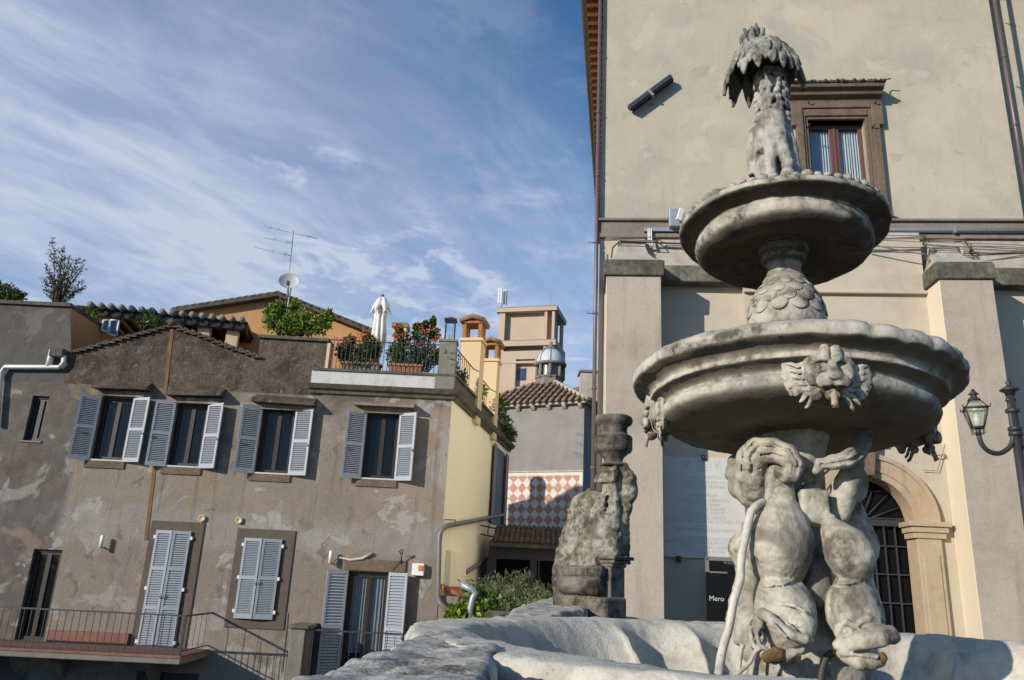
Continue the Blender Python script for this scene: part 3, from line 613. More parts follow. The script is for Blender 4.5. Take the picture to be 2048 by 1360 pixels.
# gable roof over the middle
ap = hh(345, 650); l0 = hh(146, 704); r0 = hh(522, 716); m = MB()
m.add([(l0[0], 0, l0[1]), (ap[0], 0, ap[1]), (r0[0], 0, r0[1]), (l0[0], 3.2, l0[1]), (ap[0], 3.2, ap[1]), (r0[0], 3.2, r0[1])], [(0, 1, 4, 3), (1, 2, 5, 4), (3, 4, 5)])
m.build('gable_roof', M['tiledark'], house)
def tile_edge(mb, a, b, n, y0=-.08, y1=.35, r=.038):
    for i in range(n):
        t = (i + .5) / n; x = a[0] + (b[0] - a[0]) * t; z = a[1] + (b[1] - a[1]) * t + random.uniform(-.012, .012)
        dx, dz = (b[0] - a[0]) / n * .62, (b[1] - a[1]) / n * .62
        mb.tube([(x - dx, y0 + .05, z - dz - .02), (x + dx, y0 + .05 + random.uniform(-.02, .02), z + dz + .03)], [r * .9, r * .75], 8); mb.box(x - abs(dx), x + abs(dx), y0, y1, z - .05, z - .015, None)
m = MB(); tile_edge(m, l0, ap, 14); tile_edge(m, r0, ap, 13); 
for i in range(6): m.tube([(ap[0], -.1 + i * .5, ap[1] + .05), (ap[0], .45 + i * .5, ap[1] + .06)], .1, 8)
m.build('verge_tiles', M['tiledark'], house)
# wing: parapet coping and orange side wall
m = MB(); z0, z1 = hh(0, 606)[1], hh(141, 613)[1]; xw = hh(141, 613)[0]
m.prism([(-16, z0 - .02), (xw + .03, z1 - .02), (xw + .03, z1 + .07), (-16, z0 + .06)], 'y', -.07, .3)
oz = hh(233, 688); m.add([(xw - .2, .3, z1 - .02), (xw + .03, .3, z1 - .02), (xw + .03, 3.4, z1 - .02), (xw - .2, 3.4, z1 - .02), (xw - .2, .3, z1 + .07), (xw + .03, .3, z1 + .07), (xw + .03, 3.4, z1 + .07), (xw - .2, 3.4, z1 + .07)], [(0, 1, 5, 4), (1, 2, 6, 5), (2, 3, 7, 6), (3, 0, 4, 7), (4, 5, 6, 7), (3, 2, 1, 0)])
m.build('coping', M['corn'], house)
m = MB(); m.quad((xw, .01, 4), (xw, 3.4, 4), (xw, 3.4, z1), (xw, .01, z1)); m.quad((xw, 3.4, 4), (-16, 3.4, 4), (-16, 3.4, z1), (xw, 3.4, z1)); m.quad((xw, .0, z1), (xw, 3.4, z1), (-16, 3.4, z1), (-16, 0, z0)); m.build('orange_wall', M['orange'], house)
# pier coping
a, b = hh(522, 675), hh(656, 683); m = MB(); m.prism([(a[0] - .04, a[1] - .02), (b[0] + .04, b[1] - .02), (b[0] + .04, b[1] + .06), (a[0] - .04, a[1] + .06)], 'y', -.08, .45); m.build('pier_coping', M['corn'], house, bevel=.01)
m = MB(); m.box(a[0], b[0], .01, .4, TZ - .3, b[1] - .03); m.build('pier', M['conc'], house)
m = MB(); m.box(b[0] - .0, b[0] + .07, -.02, .3, TZ, b[1] - .04); m.build('pier_edge', M['buff'], house)
# cornice and lime band of the terrace
cL = hh(622, 770)[0]; cz0, cz1 = hh(760, 791, .1)[1], hh(760, 772, .2)[1]; bz1_ = hh(760, 747, .05)[1]
M['corn_']= M['corn']; m = MB(); pr = [(0, cz0), (.06, cz0), (.08, cz0 + .07), (.15, cz0 + .10), (.20, cz0 + .17), (.22, cz1), (0, cz1 + .03)]
k = len(pr); ex = yp(YL, 0)
def along(d, z, w):
    # w: 0 left end, 1 corner, 2 far end of the yellow side
    if w == 0: return (cL - .0, -d, z)
    n1 = np.array([0, -1, 0.]); n2 = -YF.I; bis = n1 + n2; bis = bis / (bis @ n1)
    if w == 1: q = np.array([P1x, 0, 0]) + bis * d; return (q[0], q[1], z)
    q = np.array([P1x, 0, 0]) + YF.T * YL - YF.I * d; return (q[0], q[1], z)
def runprof(mb, pr, ws=(0, 1, 2)):
    kk = len(pr); vs = [along(d, z, w) for w in ws for d, z in pr]
    mb.add(vs, [(i * kk + j, i * kk + (j + 1) % kk, (i + 1) * kk + (j + 1) % kk, (i + 1) * kk + j) for i in range(len(ws) - 1) for j in range(kk)] + [tuple(range(kk)), tuple(range((len(ws) - 1) * kk + kk - 1, (len(ws) - 1) * kk - 1, -1))])
runprof(m, pr); m.build('cornice', M['corn'], house)
m = MB(); runprof(m, [(-.2, cz1 + .01), (.06, cz1 + .01), (.06, bz1_), (-.2, bz1_)], (0, 1)); m.build('lime_band', M['lime'], house)
m = MB(); runprof(m, [(-.22, bz1_ + .003), (.10, bz1_ + .003), (.10, bz1_ + .06), (-.22, bz1_ + .06)]); runprof(m, [(-.2, cz1 + .02), (.05, cz1 + .02), (.05, bz1_), (-.2, bz1_)], (1, 2)); m.build('band_coping', M['corn'], house)
RZ = hh(760, 683, .0)[1]
# window hoods
M['hoodm'] = M['gable']
for i, (a, b, mt) in enumerate((((183, 772), (290, 776), 'gable'), ((330, 786), (440, 788), 'gable'), ((503, 799), (626, 808), 'gable'), ((708, 806), (826, 812), 'fac'))):
    p, q = hh(*a, .32), hh(*b, .32); m = MB(); zt = .20 if i < 3 else .12; dd = .30
    m.add([(p[0], 0, p[1] + zt), (q[0], 0, q[1] + zt), (p[0] - .02, -dd, p[1] + .03), (q[0] + .02, -dd, q[1] + .03), (p[0] - .02, -dd, p[1] - .03), (q[0] + .02, -dd, q[1] - .03), (p[0], 0, p[1] - .02), (q[0], 0, q[1] - .02)],
          [(0, 2, 3, 1), (2, 4, 5, 3), (4, 6, 7, 5), (0, 6, 4, 2), (1, 3, 5, 7)])
    m.build('window_hood', M[mt], house)
    m = MB(); m.box(p[0] + .15, q[0] - .1, -.10, .0, p[1] - .16, p[1] - .03); m.build('hood_lintel', M['fac'], house)
# shutters ------------------------------------------------------------
def leaf_mesh(w, h, nslat, rails=(0, .5, 1)):
    """one louvred leaf, hinge on x=0, standing z 0..h, thickness along y"""
    m = MB(); st = .052; t = .02
    m.box(0, st, -t, t, 0, h); m.box(w - st, w, -t, t, 0, h)
    zs = [h * r for r in rails]
    for i, z in enumerate(zs):
        a = z if i == 0 else (z - .075 if i == len(zs) - 1 else z - .035); m.box(st, w - st, -t, t, a, a + (.095 if i == 0 else .07))
    for a, b in zip(zs[:-1], zs[1:]):
        z0 = a + (.1 if a == 0 else .04); z1 = b - (.08 if b == h else .04); n = nslat
        for k in range(n):
            z = z0 + (z1 - z0) * (k + .5) / n; hs = (z1 - z0) / n * .48
            m.add([(st, -.02, z - hs), (w - st, -.02, z - hs), (w - st, .012, z + hs * .7), (st, .012, z + hs * .7), (st, -.014, z - hs - .006), (w - st, -.014, z - hs - .006), (w - st, .018, z + hs * .7 - .006), (st, .018, z + hs * .7 - .006)],
                  [(0, 1, 2, 3), (7, 6, 5, 4), (0, 4, 5, 1), (3, 2, 6, 7)])
    m.box(st + .03, w - st - .03, .019, .02, .1, h - .1)
    m.tube([(w - .02, -.04, h * .42), (w - .02, -.06, h * .46)], .012, 6)
    return m
def put_leaf(par, w, h, n, x, z, ang, right, mat, y=-.03, rails=(0, .5, 1)):
    m = leaf_mesh(w, h, n, rails); o = m.build('shutter', mat, par)
    S = Matrix.Diagonal((-1 if not right else 1, 1, 1, 1)); a = -R_(ang) if right else R_(ang)
    o.matrix_local = Matrix.Translation((x, y, z)) @ Matrix.Rotation(a, 4, 'Z') @ S; return o
def window(q, angs, wleaf, sill=True, mat='shut', panes=2, n=15, curtain=False, ext=(.04, .05), rails=(0, .5, 1)):
    x0, x1, z0, z1 = q; m = MB(); f = .048
    for a, b in ((x0, x0 + .05), (x1 - .05, x1)): m.box(a, b, .08, .2, z0, z1)
    m.box(x0 + .05, x1 - .05, .08, .2, z1 - .05, z1)
    xm = (x0 + x1) / 2
    for a, b in ((x0 + .05, xm), (xm, x1 - .05)):
        m.box(a, a + f, .11, .17, z0, z1 - .05); m.box(b - f, b, .11, .17, z0, z1 - .05); m.box(a + f, b - f, .11, .17, z1 - .05 - f, z1 - .05); m.box(a + f, b - f, .11, .17, z0, z0 + f + .03)
    wnd = m.build('window', M['wood'], house)
    m = MB(); m.box(x0 + .1, x1 - .1, .14, .145, z0 + .05, z1 - .1); m.build('pane', M['clear'] if curtain else M['glass'], wnd)
    if curtain:
        c = MB(); c.smooth = True; vs = []
        for i in range(61): x = x0 + .1 + (x1 - x0 - .2) * i / 60; y = .2 + .015 * math.sin(i * .9); vs += [(x, y, z0 + .6), (x, y, z1 - .1)]
        c.add(vs, [(2 * i, 2 * i + 2, 2 * i + 3, 2 * i + 1) for i in range(60)]); c.build('curtain', plain('grey_net', (.22, .25, .27), .9), wnd, recalc=False)
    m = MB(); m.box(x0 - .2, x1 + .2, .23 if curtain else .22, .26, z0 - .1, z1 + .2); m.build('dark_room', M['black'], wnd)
    if sill:
        m = MB(); m.box(x0 - .07, x1 + .07, -.03, .1, z0 - .035, z0); m.build('sill', M['marble'], wnd, bevel=.004)
        m = MB(); m.box(x0 - .1, x1 + .06, -.035, .0, z0 - .2, z0 - .04); m.build('apron', M['cap2'] if False else M['wstone'], wnd, bevel=.01)
    if angs:
        h = z1 - z0 + .06
        for side, a in zip((False, True), angs): put_leaf(wnd, wleaf, h, n, (x0 + .0) if not side else (x1 - .0), z0 - .04, a, side, M[mat], rails=rails)
    return wnd
window(W1, (30, 15), .44); window(W2, (17, 22), .44); window(W3, (27, 16), .45); window(W4, (22, 25), .45)
w = window(WS, None, 0, False); m = MB(); m.box(WS[0] - .1, WS[1] + .05, -.03, .1, WS[2] - .04, WS[2]); m.build('sill', M['conc'], w)
# closed shutters
def closed(q, n, rails, surround):
    x0, x1, z0, z1 = q; sx0, sx1, sz0, sz1 = surround
    m = MB(); m.box(sx0, sx1, -.03, .0, sz0, sz1); s = m.build('window', stucco('brown_surround', [(.3, (.10, .08, .065)), (.7, (.155, .125, .10))], 2, .2, (.06, .05, .04), .005, .25), house, bevel=.008)
    xm = (x0 + x1) / 2
    put_leaf(s, xm - x0 - .004, z1 - z0, n, x0, z0, 8, True, M['shut'], y=-.07, rails=rails); put_leaf(s, x1 - xm - .004, z1 - z0, n, x1, z0, 8, False, M['shut'], y=-.07, rails=rails)
    m = MB()
    for z in (z0 + .15, (z0 + z1) / 2, z1 - .15):
        for x in (x0 - .02, x1 + .02): m.box(x - .025, x + .025, -.09, -.03, z - .035, z + .035)
    m.build('hinge', M['white'], s); return s
closed(CD, 15, (0, .34, .67, 1), (CD[0] - .17, CD[1] + .25, CD[2] - .02, CD[3] + .2))
closed(CW, 20, (0, .5, 1), (CW[0] - .2, CW[1] + .26, CW[2] - .2, CW[3] + .2))
wl = window(DL, None, 0, False); 
wr = window(DR, (26, 20), .46, False, 'shut', curtain=True, n=17)
m = MB(); m.box(DR[0] - .1, DR[1] + .35, -.045, 0, DR[3] + .02, DR[3] + .27); m.build('lintel', M['wstone'], wr, bevel=.01)
# orange strips at the old pipe chases
m = MB()
for a, b in (((344, 655), (330, 780)), ((309, 930), (291, 1080))):
    p, q = hh(*a), hh(*b); m.add([(p[0] - .03, -.012, p[1]), (p[0] + .05, -.012, p[1]), (q[0] + .05, -.012, q[1]), (q[0] - .03, -.012, q[1])], [(0, 1, 2, 3)])
m.build('wall_strip', stucco('rusty_strip', [(.3, (.16, .09, .045)), (.7, (.28, .16, .08))], 3, .3, (.08, .05, .03), .004, .3), house, recalc=False)
# buttress-like thick part of the gable section (its left flank casts no more than a line)
m = MB()
for p_ in ((405, 1037), (479, 1041)):
    x, z = hh(*p_); m.lathe([(.0, -.035), (.05, -.035), (.052, -.045), (.072, -.045), (.075, .02)], 20)
    for i in range(len(m.v) - 100, len(m.v)): a = m.v[i]; m.v[i] = (x + a[0], -.015 + a[2], z + a[1])
m.build('vent', plain('cream_vent', (.56, .46, .24), .5), house)
# ------------------------------------------------------------------ balconies
def balcony(x0, x1, z, d, rz, nb, label, sup=True, wall_left=None):
    b = empty('balcony', label=None, mat=Matrix.Identity(4)); b.parent = house
    m = MB(); m.box(x0, x1, -d, 0, z - .16, z - .05); m.build('slab', M['conc'], b, bevel=.02)
    m = MB(); m.box(x0, x1, -d - .02, 0, z - .05, z); m.build('floor', M['redtile'], b, bevel=.006)
    m = MB(); y = -d + .04
    pts = [(x0, y), (x1 - .04, y), (x1 - .04, -.02)]
    m.box(x0, x1 - .02, y - .022, y + .022, rz - .03, rz); m.box(x1 - .062, x1 - .018, y, -.0, rz - .03, rz)
    m.box(x0, x1 - .02, y - .012, y + .012, z + .07, z + .09); m.box(x1 - .052, x1 - .028, y, 0, z + .07, z + .09)
    for i in range(nb + 1): x = x0 + (x1 - .04 - x0) * i / nb; m.box(x - .006, x + .006, y - .006, y + .006, z, rz - .03)
    k = max(2, int(d / ((x1 - x0) / nb)) // 2)
    for i in range(1, k): yy = y + (d - .06) * i / k; m.box(x1 - .044, x1 - .036, yy - .004, yy + .004, z, rz - .03)
    m.box(x1 - .06, x1 - .02, y - .02, y + .02, z - .05, rz); m.build('railing', M['iron'], b); return b
BZ = FLZ
bx1 = hh(375, 1240, 1.5)[0]; rz1 = hh(100, 1217, 1.5)[1]
bl = balcony(-14.5, bx1, BZ, 1.55, rz1, 60, '')
m = MB(); q = hh(180, 1303, .05)
m.box(DL[1] + .1, CD[0] - .2, -.12, .0, BZ, BZ + .24); m.build('step', M['redtile'], bl)
m = MB()
for x in (-11.2, -9.2, -7.2): m.prism([(0, BZ - .16), (-.9, BZ - .16), (-.75, BZ - .3), (-.3, BZ - .42), (0, BZ - .75)], 'x', x - .12, x + .12)
m.build('corbel', M['conc'], bl, bevel=.02)
b2x0, b2x1 = hh(612, 1262, .9)[0], hh(838, 1275, .9)[0]; rz2 = hh(700, 1262, .9)[1]
b2 = balcony(b2x0, b2x1, BZ - .55, .9, rz2, 15, '')
m = MB(); pzt = hh(615, 1258, .9)[1]; m.box(b2x0 - .3, b2x0, -.95, 0, -1.5, pzt); m.build('pillar', M['conc'], b2, bevel=.02)
m = MB(); m.box(b2x0 - .36, b2x0 + .06, -1.0, 0, pzt, pzt + .07); m.build('pillar_cap', M['cap'], b2, bevel=.015)
# lower storey under the balcony: dark opening and yellow stained patch
m = MB(); a = hh(275, 1342); m.box(a[0], a[0] + 1.3, -.012, .0, -4, a[1]); m.build('cellar_door', M['wood'], house)
# terrace railing
tr = MB(); x0, x1 = hh(660, 684)[0], hh(880, 686)[0]; zb = bz1_ + .06
tr.box(x0, x1, -.01, .015, RZ - .025, RZ)
for i in range(27): x = x0 + (x1 - x0) * i / 26; tr.box(x - .007, x + .007, -.004, .010, zb, RZ)
def yat(l, inn): return (P1x + YF.T[0] * l + YF.I[0] * inn, YF.T[1] * l + YF.I[1] * inn)
for i in range(26):
    l = .35 + i * .2; x, y = yat(l, .05)
    if 1.75 < l < 2.7 or 4.1 < l < 5: continue
    tr.box(x - .007, x + .007, y - .007, y + .007, zb, RZ)
a, b = yat(.2, .05), yat(5.6, .05); tr.tube([(a[0], a[1], RZ), (b[0], b[1], RZ)], .016, 6)
tr.build('terrace_railing', M['iron'], house)
m = MB(); a, b = hh(880, 690)[0], hh(913, 690)[0]; cp = hh(900, 684)[1]; m.box(a, b, -.03, .35, bz1_ - .1, cp); m.box(a - .03, b + .03, -.06, .38, cp, cp + .06); m.box(a - .05, b + .02, -.09, .3, cz1 + .015, bz1_ + .05); m.build('corner_post', M['conc'], house, bevel=.012)
# chimneys on the yellow side
def chimney(l0, l1, w, zt, mat):
    P = []
    ch = MB(); z0 = cz1
    def blk(mb, la, lb, ia, ib, za, zb_):
        q = [yat(la, ia), yat(lb, ia), yat(lb, ib), yat(la, ib)]; mb.add([(p[0], p[1], z) for z in (za, zb_) for p in q], [(0, 1, 5, 4), (1, 2, 6, 5), (2, 3, 7, 6), (3, 0, 4, 7), (4, 5, 6, 7), (3, 2, 1, 0)])
    blk(ch, l0, l1, -.12, w, z0 - .3, zt - .62); blk(ch, l0 - .05, l1 + .05, -.17, w + .05, zt - .62, zt - .54)
    ch_ = ch.build('chimney', mat, house)
    p = MB(); n = 3
    for i in range(n):
        for j in (0, 1):
            la = l0 + (l1 - l0 - .1) * i / (n - 1); ia = -.12 + j * (w + .02)
            blk(p, la, la + .1, ia, ia + .1, zt - .54, zt - .12)
    blk(p, l0 - .04, l1 + .04, -.16, w + .04, zt - .12, zt - .06); p.build('smoke_opening', M['brick'], ch_)
    t_ = MB()
    for i in range(7):
        l = l0 - .07 + (l1 - l0 + .14) * i / 6; a, b, c = yat(l, -.19), yat(l, (w - .12) / 2), yat(l, w + .08); t_.tube([(a[0], a[1], zt - .05), (b[0], b[1], zt + .07), (c[0], c[1], zt - .05)], .07, 8)
    t_.build('cap_tiles', M['tile'], ch_); return ch_
d1 = 18 * (375 / 338.); d2 = 18 * (375 / 303.)
zt1 = atY(930, 640, 20.1)[2]; zt2 = atY(965, 682, 22.4)[2]
chimney(2.15, 2.65, .42, zt1 + .05, M['buff']); chimney(4.45, 4.9, .36, zt2, M['buff'])
# yellow wall: shuttered window at the far end, hidden line of cornice
m = MB(); ya, yb = yh(985, 960)[0], yh(1003, 960)[0]; z0, z1 = yh(992, 1050)[1], yh(992, 893)[1]
def yq(l, i): return yat(l, i)
def yblk(mb, la, lb, ia, ib, za, zb_):
    q = [yat(la, ia), yat(lb, ia), yat(lb, ib), yat(la, ib)]; mb.add([(p[0], p[1], z) for z in (za, zb_) for p in q], [(0, 1, 5, 4), (1, 2, 6, 5), (2, 3, 7, 6), (3, 0, 4, 7), (4, 5, 6, 7), (3, 2, 1, 0)])
yblk(m, ya + .0, yb + .2, -.03, .0, z0, z1); w = m.build('side_window', M['wood'], house)
m = MB(); yblk(m, ya - .35, ya, -.10, -.06, z0, z1); yblk(m, yb + .2, yb + .6, -.10, -.06, z0, z1); yblk(m, ya, ya + .06, -.08, -.02, z0, z1); m.build('side_shutter', M['redwood'], w)
# meter niche and little lean-to roof at the foot of the yellow wall
m = MB(); a, b = yh(893, 1100), yh(925, 1105); zz0 = yh(905, 1182)[1]; yblk(m, a[0], b[0], -.12, 0, zz0, a[1]); m.build('meter_cupboard', M['yellow'], house, bevel=.01)
m = MB(); a = yh(880, 1172); q0 = yat(.0, -.02); 
for i in range(9):
    l = .1 + i * .2; p, r = yat(l, .0), yat(l + .1, -.55); m.tube([(p[0], p[1], a[1] + .0), (r[0], r[1], a[1] - .22)], .05, 8)
m.build('lean_to_tiles', M['terra'], house)
m = MB(); yblk(m, .02, 1.9, -.45, -.02, -5, a[1] - .2); m.build('lean_to_wall', M['fac'], house)
# drain pipes of the house
pp = empty('drain_pipe', label='grey drain pipe bending around the corner of the yellow wall', cat='pipe', mat=HM)
m = MB(); c0 = hh(887, 1062, .08); c1 = hh(876, 1195, .08); e = yh(1000, 1030); ee = yat(e[0], -.08)
m.tube([(ee[0], ee[1], e[1]), (P1x + .1, -.02, c0[1] + .12), (P1x - .0, -.09, c0[1] + .04), (c0[0] - .08, -.1, c0[1] - .1), (c1[0], -.1, c1[1]), (c1[0] + .05, -.12, c1[1] - .1), (c1[0] + .4, -.3, c1[1] - .42)], .055, 10)
e2, e3 = yh(926, 1145), yh(997, 1098); q2, q3 = yat(e2[0], -.08), yat(e3[0], -.08); m.tube([(q2[0], q2[1], e2[1]), (q3[0], q3[1], e3[1])], .05, 8)
m.build('tube', plain('zinc_pipe', (.17, .15, .14), .5, .2), pp)
m = MB(); p0, p1 = yh(888, 1040), yh(904, 1042); q = yat(.02, -.02); m.tube([(q[0], q[1], p0[1]), (q[0] + .05, q[1] - .15, p0[1]), (q[0] + .25, q[1] - .1, p0[1]), (q[0] + .25, q[1] - .1, p0[1] - .06)], .015, 6); m.build('hook', M['iron'], pp)
fr = empty('railing_bracket', label='black iron bracket rail jutting from the yellow wall by its shutters', cat='bracket', mat=HM); m = MB()
for py_ in (1050, 1068): a, b = yh(954, py_), yh(990, py_ + 4); qa, qb = yat(a[0], -.1), yat(b[0] + .6, -.5); m.tube([(qa[0], qa[1], a[1]), (qb[0], qb[1], a[1])], .022, 6)
for px_ in (966, 985): a = yh(px_, 1050); b = yh(px_, 1068); qa = yat(a[0], -.15); m.tube([(qa[0], qa[1], a[1]), (qa[0], qa[1], b[1])], .018, 6)
m.build('bar', M['iron'], fr)
# white rain pipe on the wing
wp = empty('rain_pipe', label='white plastic rain pipe with elbow on the grey wing wall', cat='pipe', mat=HM); m = MB()
P_ = [hh(-6, 850, .1), hh(2, 745, .1), hh(10, 734, .1), hh(118, 735, .1), hh(127, 725, .1), hh(128, 712, .1)]; m.tube([(p[0], -.1, p[1]) for p in P_], .055, 10)
a, b = hh(96, 733, .1), hh(104, 700, .1); m.tube([(a[0], -.1, a[1]), (b[0], -.1, b[1])], .06, 10); m.build('tube', M['pvc'], wp)
m = MB(); a = hh(116, 706, .1); m.box(a[0] - .16, a[0] + .16, -.2, .0, a[1] - .1, a[1] + .1); m.build('hopper', M['corn'], wp, bevel=.02)
# small fittings on the facade
for p_, lab in (((203, 1085), 'white tube wall light beside the closed tall shutters'), ((661, 1116), 'white tube wall light above the balcony window with curtains')):
    x, z = hh(*p_, .15); l = empty('wall_light', label=lab, cat='lamp', group='white tube lights on the brown house', mat=HM)
    m = MB(); m.tube([(x, -.15, z - .08), (x, -.15, z + .14), (x, -.15, z + .16)], [.04, .04, .02], 10); m.build('tube', M['white'], l)
    m = MB(); m.tube([(x, -.15, z - .12), (x, -.15, z - .08)], .042, 10); m.tube([(x, -.15, z - .1), (x, 0, z - .1)], .015, 6); m.build('fitting', M['grey'], l)
al = empty('alarm_box', label='white alarm box with an orange light beside the balcony window', cat='alarm', mat=HM)
x, z = hh(836, 1139, .12); m = MB(); m.box(x - .13, x + .13, -.14, 0, z - .13, z + .13); m.build('case', M['white'], al, bevel=.015); m = MB(); m.box(x + .0, x + .1, -.17, -.14, z - .02, z + .09); m.build('beacon', plain('orange_lens', (.75, .2, .03), .3), al, bevel=.01)
iw = empty('iron_bracket', label='curly iron bracket with a wire over the balcony window', cat='bracket', mat=HM); m = MB(); x, z = hh(803, 1108, .15)
m.tube([(x, -.05, z - .2), (x, -.12, z - .05), (x + .04, -.2, z + .06), (x + .0, -.22, z + .1), (x - .04, -.2, z + .04), (x, -.15, z)], .013, 6); a = hh(786, 1140, .05); m.tube([(x, -.08, z - .1), (a[0], -.05, a[1])], .007, 5); m.build('scroll', M['iron'], iw)
aw = empty('loose_cable', label='loose pale cable hanging in a curve above the balcony window', cat='cable', mat=HM); m = MB()
m.tube([(hh(px_, py_, .05)[0], -.05, hh(px_, py_, .05)[1]) for px_, py_ in ((666, 1124), (678, 1115), (700, 1120), (725, 1117), (744, 1106))], [.012, .016, .03, .035, .03], 8); m.build('strand', plain('pale_cable', (.5, .45, .36), .7), aw)
m = MB(); m.tube([(hh(px_, py_, .02)[0], -.02, hh(px_, py_, .02)[1]) for px_, py_ in ((575, 1225), (572, 1260), (565, 1320), (563, 1345))], .009, 5); m.build('hanging_strand', M['cable'], aw)
M['wirelines'] = 1
# ================================================================== PLANTS
M['leaf'] = leafmat('green_leaf', (.02, .045, .010), (.12, .20, .035))
M['leafy'] = leafmat('fresh_leaf', (.035, .085, .010), (.30, .42, .05))
M['leafd'] = leafmat('dull_leaf', (.025, .04, .015), (.11, .14, .05))
M['needle'] = leafmat('rosemary_leaf', (.09, .13, .045), (.36, .43, .17))
M['bark'] = stucco('bark', [(.3, (.06, .045, .03)), (.7, (.13, .10, .07))], 6, .3)
def leaves(mb, pts, size, aspect=.45, up=.2, rnd=random):
    for p in pts:
        s = size * rnd.uniform(.6, 1.3); d = Vector((rnd.gauss(0, 1), rnd.gauss(0, 1), rnd.gauss(up, 1))).normalized()
        n = d.cross(Vector((rnd.gauss(0, 1), rnd.gauss(0, 1), rnd.gauss(0, 1)))).normalized(); w = d.cross(n); p = Vector(p)
        a = p; b = p + d * s * .5 + w * s * aspect * .5 + n * s * .08; c = p + d * s; e = p + d * s * .5 - w * s * aspect * .5 + n * s * .08
        mb.add([a, b, c, e], [(0, 1, 2, 3)])
def blobpts(c, r, n, rnd=random, shell=.55):
    out = []
    while len(out) < n:
        v = np.array([rnd.uniform(-1, 1) for _ in range(3)]); l = np.linalg.norm(v)
        if l > 1 or l < .05: continue
        v = v / l * (shell + (1 - shell) * rnd.random()) if rnd.random() < .75 else v
        out.append(np.array(c) + v * np.array(r))
    return out
def bush(name, blobs, size, mat, label, cat='plant', n=260, stem=None, group=None, aspect=.45, flowers=None):
    base = np.mean([b[0] for b in blobs], 0); base[2] = min(b[0][2] - b[1][2] for b in blobs)
    r = empty(name, tuple(base), label, cat, group); m = MB(); rnd = random.Random(name + label)
    for c, rr in blobs: leaves(m, [p - base for p in blobpts(c, rr, n, rnd)], size, aspect, .3, rnd)
    m.build('foliage', mat, r, recalc=False)
    m = MB()
    for c, rr in blobs:
        for k in range(5):
            q = np.array(c) - base + np.array([rnd.uniform(-.7, .7) * rr[0], rnd.uniform(-.7, .7) * rr[1], rnd.uniform(0, .8) * rr[2]]); m.tube([(q[0] * .5, q[1] * .5, 0), (q[0] * .8, q[1] * .8, q[2] * .5), tuple(q)], [.018, .012, .005], 5)
    m.build('stem', M['bark'], r)
    for c in (flowers or []):
        m = MB()
        for k in range(8): q = np.array(c) - base + np.array([rnd.gauss(0, .05) for _ in range(3)]); m.ball(tuple(q), (.024, .024, .016), 6)
        m.build('flower', M['flower'], r)
    return r
# ================================================================== ROOFTOPS BEHIND
# dark loggia roof
A = atY(157, 606, 20.4); dB = ray(496, 640); B = EYE + dB * (A[2] - 1.7) / dB[2]
lf = Frame((A[0], A[1], 0), math.atan2(B[1] - A[1], B[0] - A[0])); LL = float(np.linalg.norm((B - A)[:2])); LM = lf.mat(); Zl = A[2]
lg = empty('loggia', label='dark timber roof loggia with a row of tile ends behind the gable', cat='building', mat=LM)
m = MB(); m.box(-.05, LL, 0, 3.4, Zl - .16, Zl - .06); m.box(0, LL, .0, .14, Zl - .3, Zl - .1)
for i in range(14): x = .1 + i * (LL - .2) / 13; m.box(x - .05, x + .05, -.05, 3.3, Zl - .28, Zl - .15)
m.build('roof_deck', M['wood'], lg)
m = MB(); n = 16
for i in range(n): x = .35 + (LL - .5) * i / (n - 1); m.tube([(x, -.16, Zl - .04), (x, 3.4, Zl + .1)], [.085, .085], 10)
m.build('tile_row', stucco('pale_lichen_tile', [(.3, (.16, .14, .12)), (.7, (.36, .33, .29))], 4, 0), lg)
m = MB(); m.box(.1, LL, 2.6, 2.8, 4.5, Zl - .1); m.build('back_wall', M['orange'], lg)
m = MB()
for px_ in (196, 404, 462): x = lf.hit(px_, 690, -.3)[0]; m.box(x - .16, x + .16, .2, .5, 5, Zl - .16)
m.build('pillar', M['buff'], lg)
m = MB(); x = lf.hit(497, 680, -.2)[0]; m.box(x, x + 1.1, .8, .9, 5, Zl - .9); m.build('shade_screen', M['wood'], lg)
# orange gable house with dish
gf = Frame((0, 22.6, 0), 0); gh = gf.hit; gl_, gp, gr = gh(352, 624), gh(560, 592), gh(752, 668)
go = empty('gable_house', label='orange plastered house end with a low tiled gable behind the terrace', cat='building', mat=gf.mat())
m = MB(); m.add([(gl_[0], 0, 4), (gr[0], 0, 4), (gr[0], 0, gr[1] - .03), (gp[0], 0, gp[1] - .05), (gl_[0], 0, gl_[1] - .03), (gl_[0], 1.1, 4), (gr[0], 1.1, 4), (gr[0], 1.1, gr[1] - .03), (gp[0], 1.1, gp[1] - .05), (gl_[0], 1.1, gl_[1] - .03)], [(0, 1, 2, 3, 4), (9, 8, 7, 6, 5), (1, 6, 7, 2), (0, 4, 9, 5)]); m.build('wall', M['orange'], go)
m = MB()
for a, b, n in ((gl_, gp, 14), (gr, gp, 14)):
    m.add([(a[0] - .1 * (1 if a is gl_ else -1), -.3, a[1] - .03), (b[0], -.3, b[1] - .02), (b[0], 1.2, b[1] - .02), (a[0], 1.2, a[1] - .03), (a[0], -.3, a[1] - .1), (b[0], -.3, b[1] - .1), (b[0], 1.2, b[1] - .1), (a[0], 1.2, a[1] - .1)], [(0, 1, 2, 3), (7, 6, 5, 4), (0, 4, 5, 1), (3, 2, 6, 7)])
    for j in range(5):
        y = -.25 + j * .3
        for i in range(n): t = (i + .5) / n; x = a[0] + (b[0] - a[0]) * t; z = a[1] + (b[1] - a[1]) * t; dx = (b[0] - a[0]) / n * .6; dz = (b[1] - a[1]) / n * .6; m.tube([(x - dx, y, z - dz), (x + dx, y, z + dz + .03)], [.06, .048], 7)
m.build('roof', M['tiledark'], go)
